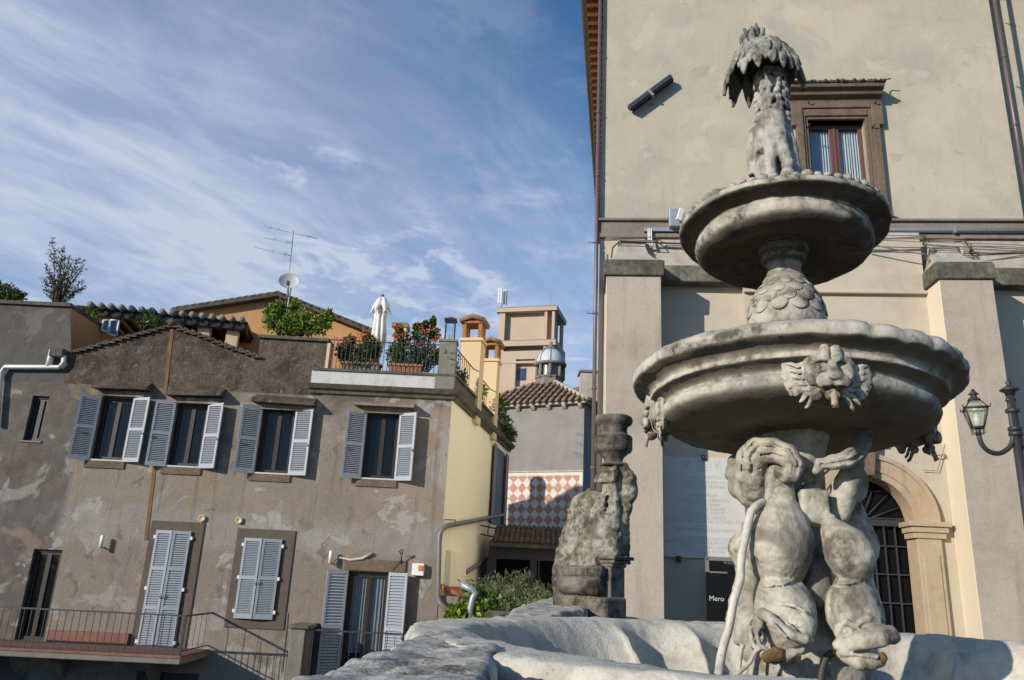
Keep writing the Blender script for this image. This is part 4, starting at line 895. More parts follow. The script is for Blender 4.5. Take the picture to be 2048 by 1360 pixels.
m = MB(); a = gh(792, 640); m.box(a[0] - .22, a[0] + .2, 1, 1.5, 4, a[1] + .1); c_ = m.build('chimney', M['buff'], go); m = MB(); m.box(a[0] - .27, a[0] + .25, .95, 1.55, a[1] + .1, a[1] + .24); m.build('chimney_cap', M['tile'], c_)
a = gh(742, 652); m = MB(); m.box(a[0] - .2, a[0] + .25, .3, .6, 4, a[1]); m.build('roof_stub', M['tiledark'], go)
# satellite dish
ds = empty('satellite_dish', tuple(atY(578, 590, 22.2)), 'round grey satellite dish on the ridge of the orange gable', 'satellite dish')
p = atY(578, 566, 22.2) - np.array(ds.location); m = MB(); R0 = .30
prof = [(0.0, 0.0)] + [(R0 * i / 8, .10 * (i / 8) ** 2) for i in range(1, 9)] + [(R0 + .012, .105), (R0, .09)] + [(R0 * i / 8, .10 * (i / 8) ** 2 - .012) for i in range(7, -1, -1)]
m.lathe(prof, 36); o = m.build('dish', plain('dish_grey', (.42, .43, .43), .5), ds)
o.matrix_local = Matrix.Translation(p) @ Matrix.Rotation(R_(12), 4, 'Z') @ Matrix.Rotation(R_(68), 4, 'X')
m = MB(); m.tube([(-.02, .05, -.75), (.0, .1, .25)], .025, 8); m.tube([(.0, -.02, -.05), (.06, -.42, .2)], .018, 6); m.build('mast', M['grey'], ds)
m = MB(); m.box(.02, .1, -.5, -.38, .16, .28); m.build('receiver', M['iron'], ds, bevel=.01)
# television aerial
an = empty('tv_aerial', tuple(atY(572, 600, 22.4)), 'tall thin television aerial with three booms above the satellite dish', 'antenna'); b0 = np.array(an.location)
def ap_(px_, py_, Y=22.4): return tuple(atY(px_, py_, Y) - b0)
m = MB(); m.tube([ap_(570, 625), ap_(587, 462)], .016, 6); m.build('mast', M['grey'], an)
m = MB()
for (a, b, Y2) in (((528, 453), (636, 477), 22.2), ((529, 476), (584, 486), 22.2), ((508, 494), (580, 511), 22.2)): m.tube([ap_(*a, Y2 + .9), ap_(*b, Y2)], .012, 6)
m.build('boom', M['grey'], an)
m = MB()
for (px_, py_) in ((617, 474), (573, 484), (578, 485), (571, 509), (569, 508), (545, 503), (548, 480), (540, 456), (556, 459)):
    q = np.array(ap_(px_, py_, 22.3)); m.tube([q + np.array([-.03, -.05, -.09]), q + np.array([.03, .05, .09])], .006, 5)
m.build('element', M['grey'], an)
# terrace things
def PY(px_, py_, Y): return atY(px_, py_, Y)
Y1 = 18.7
bl_ = [(PY(548, 640, Y1), (.28, .28, .28)), (PY(575, 648, Y1), (.3, .3, .3)), (PY(605, 640, Y1), (.28, .28, .28)), (PY(640, 648, Y1), (.26, .26, .26)), (PY(560, 618, Y1), (.14, .14, .2)), (PY(590, 615, Y1 + .2), (.12, .15, .2)), (PY(655, 636, Y1), (.12, .12, .18)), (PY(540, 622, Y1), (.1, .1, .18)), (PY(590, 662, Y1), (.6, .2, .12))]
bush('laurel_bush', bl_, .13, M['leafy'], 'bright green leafy bush on top of the stained pier', n=330)
pb = bl_[0][0]
def planter(px0, px1, py_, Y, label, mat='terra', h=.26):
    a, b = PY(px0, py_, Y), PY(px1, py_, Y); w_ = b[0] - a[0]; r = empty('planter', (a[0], Y, bz1_ + .06), label, 'planter', 'terracotta planters on the terrace')
    m = MB(); m.prism([(.04, 0), (w_ - .04, 0), (w_, h), (0, h)], 'y', -.12, .12); m.build('trough', M[mat], r, bevel=.012)
    m = MB(); m.box(-.02, w_ + .02, -.15, .15, h - .05, h + .01); m.build('rim', M[mat], r, bevel=.01); return r
planter(684, 762, 735, 18.35, 'dark terracotta trough behind the railing left of the closed parasol', 'tile')
planter(777, 845, 738, 18.3, 'bright terracotta trough behind the railing right of the closed parasol')
Y2 = 18.4
bush('geranium', [(PY(686, 702, Y2), (.18, .18, .24)), (PY(706, 708, Y2), (.24, .2, .26)), (PY(730, 704, Y2), (.24, .2, .26)), (PY(750, 700, Y2 + .1), (.16, .18, .24)), (PY(700, 682, Y2), (.14, .14, .13)), (PY(738, 680, Y2), (.16, .14, .13)), (PY(722, 728, Y2 - .12), (.36, .10, .14))], .075, M['leaf'], 'red flowering geranium left of the closed parasol', n=420, aspect=.7, flowers=[PY(x, y, Y2 - .2) for x, y in ((683, 676), (700, 677), (709, 673), (726, 664), (724, 667), (740, 674), (690, 690), (752, 684), (718, 684), (676, 696))])
bush('geranium', [(PY(790, 706, Y2), (.22, .2, .28)), (PY(812, 704, Y2), (.24, .2, .28)), (PY(836, 702, Y2), (.24, .2, .30)), (PY(862, 710, Y2), (.22, .2, .32)), (PY(878, 715, Y2), (.12, .16, .24)), (PY(805, 676, Y2), (.22, .18, .18)), (PY(840, 672, Y2), (.26, .18, .18)), (PY(868, 668, Y2), (.14, .12, .2)), (PY(798, 658, Y2), (.10, .1, .10)), (PY(850, 652, Y2), (.10, .10, .14)), (PY(866, 644, Y2), (.06, .06, .12)), (PY(834, 655, Y2), (.08, .08, .10)), (PY(820, 730, Y2 - .14), (.42, .10, .12))], .075, M['leaf'], 'tall red flowering geranium right of the closed parasol', n=360, aspect=.6, flowers=[PY(x, y, Y2 - .2) for x, y in ((799, 653), (790, 676), (842, 652), (856, 658), (852, 660), (877, 676), (874, 674), (888, 690), (868, 682), (795, 675), (820, 682), (838, 690), (808, 668))])
m_ = bush('potted_reed', [(PY(892, 720, 18.1), (.05, .05, .3))], .35, M['leafy'], 'thin upright reeds beside the concrete corner post', n=60, aspect=.06)
yw = lambda l, i: (yat(l, i)[0], yat(l, i)[1] + 18)
x_, y_ = yw(.9, .25); zt_ = bz1_
bush('creeper', [((x_, y_, zt_ + .35), (.18, .5, .3)), ((yw(1.5, .2)[0], yw(1.5, .2)[1], zt_ + .3), (.15, .3, .3))], .10, M['leaf'], 'green creeper with red blooms behind the side railing by the first chimney', n=260, flowers=[(yw(.6, .0)[0], yw(.6, .0)[1], zt_ + .7)])
bush('creeper', [((yw(3.7, .2)[0], yw(3.7, .2)[1], zt_ + .5), (.2, .5, .3))], .12, M['leafy'], 'light green creeper between the two chimneys', n=260)
bush('creeper', [((yw(5.6, .0)[0], yw(5.6, .0)[1], zt_ + .5), (.25, .6, .35)), ((yw(6.3, -.05)[0], yw(6.3, -.05)[1], zt_ + .1), (.25, .6, .35)), ((yw(6.9, -.1)[0], yw(6.9, -.1)[1], zt_ - .1), (.25, .5, .3))], .12, M['leaf'], 'dark green creeper spilling over the cornice at the far end of the yellow wall', n=420)
# parasol
Yp = 18.9; pt_ = PY(765, 594, Yp); pbm = PY(767, 742, Yp); ps = empty('parasol', (pt_[0], Yp, bz1_ - .05), 'closed cream parasol tied on the roof terrace', 'parasol'); hz = pt_[2] - (bz1_ - .05)
m = MB(); m.tube([(0, 0, 0), (0, 0, hz + .02)], .025, 8); m.tube([(0, 0, hz + .0), (0, 0, hz + .07)], [.05, .03], 8); m.build('pole', M['redwood'], ps)
def fold(r, z, a): return (r * (1 + .20 * math.sin(a * 8 + z * 1.5) + .07 * math.sin(a * 5 - z * 4)), z)
m = MB(); m.lathe([(.03, hz), (.08, hz - .05), (.12, hz - .2), (.16, hz - .42), (.145, hz - .45), (.13, hz - .6), (.16, hz - .9), (.165, hz - 1.15), (.12, hz - 1.4), (.10, hz - 1.55), (.05, hz - 1.72), (.02, hz - 1.73)], 48, fn=fold); m.build('canopy', M['canvas'], ps)
m = MB(); m.lathe([(.03, hz + .003), (.10, hz - .06), (.17, hz - .22), (.225, hz - .36), (.21, hz - .37)], 48, fn=lambda r, z, a: (r * (1 + .22 * math.sin(a * 6 + 1)), z - (.1 * math.sin(a * 6 + 1) if r > .2 else 0))); m.build('top_flap', M['canvas'], ps)
# glass lanterns
def lantern_box(name, px0, px1, py0, py1, Y, label):
    a, b = PY(px0, py1, Y), PY(px1, py0, Y); w_ = b[0] - a[0]; h_ = b[2] - a[2]; r = empty(name, (a[0], Y, a[2]), label, 'lantern')
    m = MB(); t = .02
    for x in (0, w_ - t):
        for y in (0, w_ - t): m.box(x, x + t, y, y + t, 0, h_)
    for z in (0, h_ - t): m.box(0, w_, 0, t, z, z + t); m.box(0, w_, w_ - t, w_, z, z + t); m.box(0, t, 0, w_, z, z + t); m.box(w_ - t, w_, 0, w_, z, z + t)
    m.box(-.03, w_ + .03, -.03, w_ + .03, h_, h_ + .04); m.box(w_ * .25, w_ * .75, w_ * .25, w_ * .75, h_ + .04, h_ + .09); m.build('frame', M['iron'], r)
    m = MB(); m.box(.008, w_ - .008, .006, .008, .02, h_ - .02); m.box(.006, .008, .008, w_ - .008, .02, h_ - .02); m.box(w_ - .008, w_ - .006, .008, w_ - .008, .02, h_ - .02); m.build('pane', M['clear'], r)
    m = MB(); m.tube([(w_ / 2, w_ / 2, 0), (w_ / 2, w_ / 2, h_ * .35)], .04, 10); m.build('candle', M['white'], r); return r
lantern_box('glass_lantern', 888, 911, 640, 682, 18.05, 'glass and iron lantern standing on the concrete corner post')
# open glazed casement by the loggia
cw = empty('casement', tuple(PY(203, 672, 19.4)), 'open white glazed casement under the left end of the loggia roof', 'window'); b0 = np.array(cw.location); m = MB()
def cas(pts, mb): 
    q = [np.array(PY(*p)) - b0 for p in pts]
    for i in range(4): mb.tube([q[i], q[(i + 1) % 4]], .025, 6)
    return q
q1 = cas([(203, 660, 19.4), (207, 641, 19.4), (219, 640, 19.5), (215, 664, 19.5)], m); q2 = cas([(217, 668, 19.5), (221, 640, 19.5), (238, 641, 19.6), (233, 672, 19.6)], m); m.build('frame', M['white'], cw)
m = MB(); m.quad(*q1); m.quad(*q2); m.build('pane', glassy('blue_pane', (.10, .14, .2), .05), cw)
bush('potted_plant', [(PY(296, 645, 19.8), (.28, .2, .25)), (PY(312, 652, 19.6), (.2, .2, .2))], .13, M['leaf'], 'shaded potted plant hanging under the middle of the loggia', n=200)
bush('potted_plant', [(PY(184, 633, 19.6), (.15, .15, .2))], .12, M['leafy'], 'small light green plant beside the orange wing wall', n=150)
# slender tree and bush on the wing roof
def tree():
    base = PY(112, 615, 19.2); r = empty('slender_tree', tuple(base), 'slender wispy young tree rising above the grey wing roof', 'tree'); m = MB(); lv = MB(); rnd = random.Random(5)
    tips = [(92, 530, 0), (97, 505, .1), (102, 478, 0), (108, 500, -.2), (118, 520, .2), (125, 495, -.1), (130, 510, .2), (140, 512, 0), (148, 520, -.2), (158, 515, .2), (172, 520, 0), (165, 535, .2), (150, 540, 0), (168, 560, -.1), (160, 578, .1), (86, 560, 0), (88, 578, .1), (133, 545, -.2), (115, 560, .2), (100, 555, -.1), (172, 575, 0), (95, 540, .1), (120, 575, 0), (140, 565, .1)]
    for (px_, py_, dy) in tips:
        e = PY(px_, py_, 19.2 + dy) - base; e = np.array(e); s = np.array([rnd.uniform(-.12, .2), 0, 0]); mid = s + (e - s) * .5 + np.array([-.05 * np.sign(e[0]), dy * .3, .12]); m.tube([s, mid, e], [.02, .012, .004], 5)
        for k in range(95):
            t = .22 + .78 * rnd.random() ** .8; q = (1 - t) ** 2 * s + 2 * t * (1 - t) * mid + t * t * e + np.array([rnd.gauss(0, .032) for _ in range(3)]); leaves(lv, [q], .065, .5, .4, rnd)
    m.build('trunk', M['bark'], r); lv.build('foliage', M['leafd'], r, recalc=False)
tree()
bush('roof_shrub', [(PY(12, 585, 19.0), (.3, .25, .22)), (PY(35, 592, 19.0), (.2, .2, .14)), (PY(-8, 580, 19.0), (.3, .25, .25))], .10, M['leaf'], 'dark green shrub at the left end of the grey wing roof', n=300)
# ================================================================== TOWER
M['tower'] = stucco('pinkish_tower_plaster', [(.3, (.46, .355, .26)), (.7, (.54, .42, .32))], .5, .05, (.3, .24, .2), .004, .05)
M['quoin'] = plain('quoin_stone', (.28, .25, .22), .9)
c = PY(1108, 700, 48.0); TF = Frame((c[0], 48, 0), R_(-15.3)); th = TF.hit
tw = empty('tower', label='square pinkish bell tower with cornices rising behind the dome', cat='building', mat=TF.mat())
xl = th(994, 700)[0]; zt0 = th(1108, 616)[1]; zc = th(1108, 680)[1]; zcb = th(1108, 700)[1]; D_ = 3.0
m = MB(); nl, nr = th(1030, 760)[0], th(1069, 760)[0]; nt_ = th(1050, 718)[1]
wall(m, xl, 0, -3, [(xl, zcb), (0, zcb)], [(nl, nr, 2, nt_)], 0, .35); m.box(nl, nr, .35, .4, 2, nt_); m.quad((0, 0, -3), (0, D_, -3), (0, D_, zcb), (0, 0, zcb)); m.quad((xl, 0, -3), (xl, D_, -3), (xl, D_, zcb), (xl, 0, zcb)); m.quad((xl, D_, -3), (0, D_, -3), (0, D_, zcb), (xl, D_, zcb))
m.build('shaft', M['tower'], tw)
m = MB(); m.box(xl + .05, -.32, .42, D_ - .42, zcb, zt0)
for x0, x1 in ((xl, xl + .45), (-.72, -.5), (-.22, 0)):
    for y0, y1 in ((.0, .45), (D_ - .45, D_)): m.box(x0 + .02, x1 - .02, y0, y1, zcb, zt0)
m.build('belfry', M['tower'], tw)
m = MB(); m.box(xl - .12, .12, -.12, D_ + .12, zc - .36, zc); m.box(xl - .02, .02, -.03, D_ + .02, th(1050, 713)[1] - .45, th(1050, 713)[1] - .3); m.box(xl - .14, .14, -.14, D_ + .14, zt0 - .18, zt0 + .1); m.build('cornice', M['tower'], tw, bevel=.01)
m = MB(); m.box(xl - .15, .15, -.15, D_ + .15, zt0 + .10, zt0 + .14); m.box(xl - .13, .13, -.13, D_ + .13, zc, zc + .04); m.build('roof', M['pipebrown'], tw)
m = MB()
for k in range(14): m.box(xl - .01, xl + (.22 if k % 2 else .12), -.01, .1, 2 + k * .55, 2.4 + k * .55)
m.build('quoin', M['quoin'], tw)
m = MB(); w0, w1 = th(1034, 760, -.35)[0], th(1052, 760, -.35)[0]; wz0_, wz1_ = th(1043, 761, -.35)[1], th(1043, 737, -.35)[1]; m.box(w0, w1, .33, .36, wz0_, wz1_); tw_ = m.build('window', glassy('tower_pane', (.03, .05, .1)), tw)
m = MB(); xm = (w0 + w1) / 2
for z in (wz0_ + .25, wz0_ + .5): m.box(w0, w1, .31, .335, z, z + .03)
m.box(xm - .015, xm + .015, .31, .335, wz0_, wz1_); m.build('bars', M['iron'], tw_)
ca = empty('cell_antenna', tuple(PY(1003, 617, 49)), 'cluster of white mobile phone antenna panels on the tower roof', 'antenna'); b0 = np.array(ca.location); m = MB(); m.tube([(0, 0, -.3), (0, 0, 1.3)], .035, 6); m.build('mast', M['grey'], ca)
m = MB()
for dx, dy, z in ((-.22, -.1, .35), (-.06, -.25, .3), (.2, -.05, .32), (.12, .2, .35), (.3, .1, .3)): m.box(dx - .05, dx + .05, dy - .03, dy + .03, z, z + 1.05)
m.build('panel', M['white'], ca, bevel=.01)
m = MB(); q = PY(1112, 985, 33.3) - np.array(gf.O); s9 = 8.6 * SUN_TO / np.linalg.norm(SUN_TO[:2]); q = q + s9
m.tube([(q[0], q[1], 3), (q[0], q[1], q[2] - .1)], .32, 12); m.ball(tuple(q - np.array([0, 0, .15])), (.36, .36, .36), 12); m.box(q[0] - 1.6, q[0], q[1] - .2, q[1] + .25, 3, q[2] - .75); m.build('shadow_stack', M['buff'], go)  # unseen stack added to cast the rounded shadow on the tiled band
lr = empty('lightning_rod', tuple(PY(1100, 614, 49)), 'thin lightning rod at the right of the tower roof', 'rod'); m = MB(); m.tube([(0, 0, -.2), (0, 0, 1.25)], [.02, .012], 6); m.build('rod', M['grey'], lr)
# ================================================================== CHAPEL with lantern dome
CF = Frame((-.72, 33.7, 0), math.atan2(-.44, .9)); ch_ = CF.hit; chp = empty('chapel', label='grey chapel with diamond tiled band, tiled roof and small dome', cat='building', mat=CF.mat())
CW_ = ch_(1167, 900)[0]; ze = ch_(1090, 812)[1]; zb0, zb1 = ch_(1080, 1066)[1], ch_(1080, 945)[1]; CL = -1.2
M['cplast'] = stucco('grey_chapel_render', [(.3, (.20, .19, .175)), (.55, (.27, .255, .235)), (.8, (.32, .30, .27))], .7, .25, (.13, .12, .11), .006, .1)
m = MB(); m.box(CL, CW_, 0, 4.4, zb1, ze); m.box(CL, CW_, .02, 4.4, -4, zb1); m.build('wall', M['cplast'], chp)
dm, t, b, co = newmat('diamond_tiles'); s_ = N(t, 'ShaderNodeSeparateXYZ'); L(t, co, s_.inputs[0]); TS = .44
u = mth(t, 'ADD', mth(t, 'DIVIDE', s_.outputs[0], TS * .92), mth(t, 'DIVIDE', s_.outputs[2], TS * .98)); v = mth(t, 'SUBTRACT', mth(t, 'DIVIDE', s_.outputs[0], TS * .92), mth(t, 'DIVIDE', s_.outputs[2], TS * .98))
ux = mth(t, 'FLOOR', u); vx = mth(t, 'FLOOR', v); par = mth(t, 'MODULO', mth(t, 'ABSOLUTE', mth(t, 'ADD', ux, 0)), 2.0); parv = mth(t, 'MODULO', mth(t, 'ABSOLUTE', vx), 2.0)
k = mth(t, 'ABSOLUTE', mth(t, 'SUBTRACT', par, parv)); fu = mth(t, 'ABSOLUTE', mth(t, 'SUBTRACT', mth(t, 'FRACT', u), .5)); fv = mth(t, 'ABSOLUTE', mth(t, 'SUBTRACT', mth(t, 'FRACT', v), .5)); ed = step(t, mth(t, 'MAXIMUM', fu, fv), .47, .495)
n_ = noise(t, co, 6, 6, .65); wc = ramp(t, n_, [(.3, (.50, .45, .38)), (.6, (.66, .61, .54))]); rc = ramp(t, n_, [(.3, (.36, .17, .11)), (.6, (.47, .24, .165))])
L(t, mixc(t, mth(t, 'MULTIPLY', ed, .5), mixc(t, k, wc, rc), (.25, .2, .17)), b.inputs['Base Color']); b.inputs['Roughness'].default_value = .7
m = MB(); m.box(CL, CW_ - .14, -.03, .02, zb0 - 1, zb1 - .14); m.build('tiled_band', dm, chp)
m = MB(); m.box(CL, CW_ - .14, -.035, .02, zb1 - .137, zb1 - .005); m.box(CW_ - .137, CW_ + .005, -.035, .02, zb0 - 1, zb1 - .005); m.build('tile_border', M['marble'] if False else plain('pale_tile', (.62, .57, .50), .7), chp)
m = MB(); m.box(CL, CW_ + .04, -.07, .02, zb1, zb1 + .07); m.box(CL, CW_ + .2, -.22, 4.5, ze, ze + .12)
for i in range(8): x = CL + .35 + i * (CW_ - CL - .5) / 7; m.prism([(-.2, ze), (0, ze), (0, ze - .2), (-.08, ze - .16), (-.17, ze - .08)], 'x', x - .08, x + .08)
m.build('cornice', M['cap2'], chp, bevel=.01)
ax_, ay_ = (CL + CW_) / 2 + .22, 2.2; az_ = ch_(1100, 752, -2.2)[1] - .15; ex0, ex1, ey0, ey1 = CL - .2, CW_ + .25, -.3, 4.6; zr = ze + .12
m = MB(); m.add([(ex0, ey0, zr), (ex1, ey0, zr), (ex1, ey1, zr), (ex0, ey1, zr), (ax_, ay_, az_)], [(0, 1, 4), (1, 2, 4), (2, 3, 4), (3, 0, 4), (3, 2, 1, 0)]); m.build('roof', M['tiledark'], chp)
m = MB()
def tiles_on(mb, a, b, ap, n):
    a, b, ap = map(np.array, (a, b, ap))
    mid = (a + b) / 2; up = ap - mid; e = (b - a) / np.linalg.norm(b - a); up = up - (up @ e) * e; hh_ = np.linalg.norm(up); up /= hh_; nr = np.cross(e, up); nr = nr if nr[2] > 0 else -nr; W_ = np.linalg.norm(b - a); pa = (ap - a) @ e
    for i in range(n):
        s = (i + .5) / n * W_; top_ = hh_ * (s / pa if s < pa else (W_ - s) / (W_ - pa)); nn_ = max(1, int(top_ / .42))
        for j in range(nn_):
            q0 = a + e * s + up * (top_ * j / nn_ - (.08 if j == 0 else 0)) + nr * .05; q1 = a + e * s + up * (top_ * (j + 1) / nn_ + .06) + nr * .025
            mb.tube([q0, q1], [.085, .072], 7)
P3 = [(ex0, ey0, zr), (ex1, ey0, zr), (ex1, ey1, zr)]; apx = (ax_, ay_, az_)
tiles_on(m, P3[0], P3[1], apx, 20); tiles_on(m, P3[1], P3[2], apx, 20); m.build('roof_tiles', M['tile'], chp)
m = MB(); m.tube([P3[1], apx], [.12, .12], 8); m.tube([P3[0], apx], [.1, .1], 8); m.build('hip', M['cap2'], chp)
ln_ = MB(); lz = az_ - .15; RL = .66
ln_.lathe([(RL, lz - .3), (RL, lz + .12), (RL + .05, lz + .14), (RL + .05, lz + .2), (RL - .05, lz + .2)], 8, (ax_, ay_, 0), smooth=False)
for i in range(8): a = 2 * math.pi * (i + .5) / 8; ln_.tube([(ax_ + RL * .93 * math.cos(a), ay_ + RL * .93 * math.sin(a), lz + .1), (ax_ + RL * .93 * math.cos(a), ay_ + RL * .93 * math.sin(a), lz + .78)], .075, 6)
ln_.lathe([(RL - .05, lz + .74), (RL + .08, lz + .76), (RL + .1, lz + .86), (RL - .1, lz + .88)], 24, (ax_, ay_, 0)); lo = ln_.build('lantern', M['conc'], chp)
m = MB(); m.lathe([(RL * .8, lz), (RL * .8, lz + .8)], 16, (ax_, ay_, 0)); m.build('lantern_glass', glassy('lantern_pane', (.16, .16, .17), .2), lo)
DH = ch_(1098, 698, -2.2)[1] - (lz + .88); m = MB(); m.lathe([(RL * (.97) * math.cos(math.pi / 2 * i / 14) + .02, lz + .88 + DH * math.sin(math.pi / 2 * i / 14)) for i in range(15)], 40, (ax_, ay_, 0)); m.build('dome', stucco('lead_dome', [(.3, (.42, .46, .50)), (.7, (.58, .62, .65))], 1.2, .15, (.3, .32, .34), .003, .05, rough_=.5), lo)
m = MB()
for i in range(8):
    a = 2 * math.pi * (i + .5) / 8; m.tube([(ax_ + (RL * .98 * math.cos(math.pi / 2 * k / 8) + .03) * math.cos(a), ay_ + (RL * .98 * math.cos(math.pi / 2 * k / 8) + .03) * math.sin(a), lz + .885 + DH * math.sin(math.pi / 2 * k / 8)) for k in range(9)], .02, 5)
zt_ = lz + .88 + DH; m.lathe([(.32, zt_ - .05), (.34, zt_ + .02), (.2, zt_ + .05), (.14, zt_ + .1), (.12, zt_ + .2), (.08, zt_ + .22), (.07, zt_ + .34), (0, zt_ + .36)], 16, (ax_, ay_, 0)); m.build('dome_rib', M['conc'], lo)
# small house beyond
sb = empty('stone_chimney', tuple(PY(1172, 800, 40)), 'grey stone chimney block between chapel roof and palazzo', 'chimney'); b0 = np.array(sb.location); m = MB(); a, b = PY(1162, 744, 40) - b0, PY(1200, 742, 40) - b0; m.box(a[0], b[0] + .5, 0, 1, -6, a[2]); m.build('stack', M['cap2'], sb); m = MB(); m.box(a[0] - .1, b[0] + .6, -.1, 1.1, a[2], a[2] + .12); m.build('cap', M['conc'], sb, bevel=.02)
hb = empty('far_house', tuple(PY(1165, 800, 42)), 'sliver of cream house with tiled roof beside the palazzo corner', 'house'); b0 = np.array(hb.location); a = PY(1155, 782, 42) - b0; c = PY(1192, 768, 42) - b0; m = MB(); m.box(a[0] - .3, c[0] + 1, .2, 3, -9, a[2] - .1); m.build('wall', M['buff'], hb); m = MB(); m.prism([(a[0] - .5, a[2] - .1), (c[0] + 1.2, c[2] + .3), (c[0] + 1.2, c[2] + .5), (a[0] - .5, a[2] + .08)], 'y', 0, 3.2); m.build('roof', M['tile'], hb)
# ================================================================== LEAN-TO at the end of the lane
KF = Frame((0, 21.5, 0), R_(-3)); kh = KF.hit; kt = empty('lean_to', label='low dark lean-to with tiled roof and shadowy openings below the tiled band', cat='building', mat=KF.mat())
x0, x1 = kh(986, 1075)[0], kh(1215, 1090)[0]; z1 = kh(1050, 1087)[1]; zt = kh(1050, 1056, -1.0)[1]
m = MB(); m.box(x0, x1, 0, .15, -3, z1 - .75); 
xs_ = [x0, x0 + .12, kh(1058, 1150)[0], kh(1066, 1150)[0], kh(1078, 1150)[0], x1]; m = MB(); m.box(x0, x1, .05, .2, z1 - .42, z1); m.box(x0 - .1, x0 + .12, .0, .2, -3, z1); m.box(kh(1059, 1150)[0], kh(1073, 1150)[0], .02, .2, -3, z1 - .4); m.box(x0, x1, .0, .2, -3, -.4); m.build('front', M['wood'], kt)
m = MB(); m.box(x0, x1, 1.6, 1.7, -3, z1 + .5); m.box(x0 - .02, x0, .1, 1.7, -3, z1); m.build('dark_back', M['black'], kt)
m = MB(); m.box(kh(1076, 1150)[0], kh(1078.5, 1150)[0], .08, .14, -1, z1 - .4); m.box(x0, x1, .08, .13, .2, .25); m.build('window_frame', M['iron'], kt)
m = MB(); nt_ = 22
m.add([(x0 - .1, -.25, z1), (x1, -.25, z1), (x1, 1.2, zt), (x0 + .35, 1.2, zt), (x0 - .1, -.25, z1 - .12), (x1, -.25, z1 - .12), (x1, 1.2, z1 - .1), (x0, 1.2, z1 - .1)], [(0, 1, 2, 3), (0, 4, 5, 1), (4, 7, 6, 5)])
for i in range(nt_):
    x = x0 + (x1 - x0) * (i + .5) / nt_
    for j in range(4): a = j / 4; b_ = (j + 1) / 4 + .05; m.tube([(x, -.3 + 1.5 * a, z1 + .05 + (zt - z1) * a), (x + .03, -.3 + 1.5 * b_, z1 + .03 + (zt - z1) * b_)], [.075, .06], 7)
m.build('roof', M['tiledark'], kt)
# greenery in front of it
Yr = 13.0
def spiky(name, spots, label, mat, n, ln):
    base = np.mean([s[0] for s in spots], 0); r = empty(name, tuple(base), label, 'shrub'); m = MB(); rnd = random.Random(11); st = MB()
    for c, w_, h_ in spots:
        for k in range(n):
            a = rnd.uniform(0, 6.28); rr = w_ * math.sqrt(rnd.random()); s = np.array(c) - base + np.array([rr * math.cos(a) * .5, rr * math.sin(a) * .5, -.1]); e = s + np.array([rr * math.cos(a) * .8 + rnd.gauss(0, .04), rr * math.sin(a) * .8, h_ * rnd.uniform(.5, 1.0) * (1 - .5 * (rr / w_) ** 2)])
            st.tube([s, e], [.006, .003], 4, False)
            for j in range(26): t = .15 + .85 * rnd.random(); leaves(m, [s + (e - s) * t], ln, .16, 1.3, rnd)
    m.build('foliage', mat, r, recalc=False); st.build('stem', M['bark'], r)
spiky('rosemary', [(PY(1000, 1215, Yr), .40, .66), (PY(1030, 1210, Yr), .42, .72), (PY(1060, 1212, Yr), .30, .48), (PY(985, 1222, Yr), .28, .5), (PY(1015, 1225, Yr - .4), .35, .5)], 'bushy grey green rosemary behind the stone parapet', M['needle'], 75, .075)
bush('ivy', [(PY(960, 1205, 12.6), (.22, .2, .22)), (PY(985, 1215, 12.5), (.24, .2, .22)), (PY(935, 1222, 12.5), (.2, .2, .12)), (PY(915, 1226, 12.4), (.16, .2, .08)), (PY(965, 1226, 12.4), (.3, .2, .15))], .09, M['leafy'], 'fresh green ivy spilling beside the grey bent pipe', n=330, aspect=.8)
bush('bramble', [(PY(985, 1175, 13.6), (.3, .2, .25)), (PY(950, 1178, 13.6), (.3, .25, .18)), (PY(1090, 1185, 13.6), (.25, .2, .14))], .07, M['leafd'], 'dark thin bramble behind the rosemary', n=160)
m = MB(); q = PY(1000, 1222, 12.9); tp = empty('plant_pot', (q[0] - .05, q[1], q[2] - .35), 'terracotta pot holding the rosemary', 'pot'); m.lathe([(.0, 0), (.18, 0), (.26, .38), (.29, .38), (.29, .45), (.25, .45), (.24, .38), (0, .36)], 24); m.build('pot', M['terra'], tp)
gpz = empty('bent_pipe', tuple(PY(945, 1230, 12.3)), 'grey bent pipe standing among the ivy', 'pipe'); b0 = np.array(gpz.location); m = MB(); m.tube([PY(x, y, 12.3) - b0 for x, y in ((922, 1168), (945, 1180), (951, 1186), (946, 1195), (941, 1215), (941, 1245))], .05, 10); m.build('tube', M['grey'], gpz)
bwall = empty('garden_wall', tuple(PY(960, 1260, 12.7)), 'low brown garden wall under the ivy and rosemary', 'wall'); b0 = np.array(bwall.location); a = PY(890, 1232, 12.7) - b0; b = PY(1130, 1228, 13.2) - b0; m = MB(); m.box(a[0], b[0], 0, .4, -3.5, a[2] - .05); m.build('wall', M['cap2'], bwall)
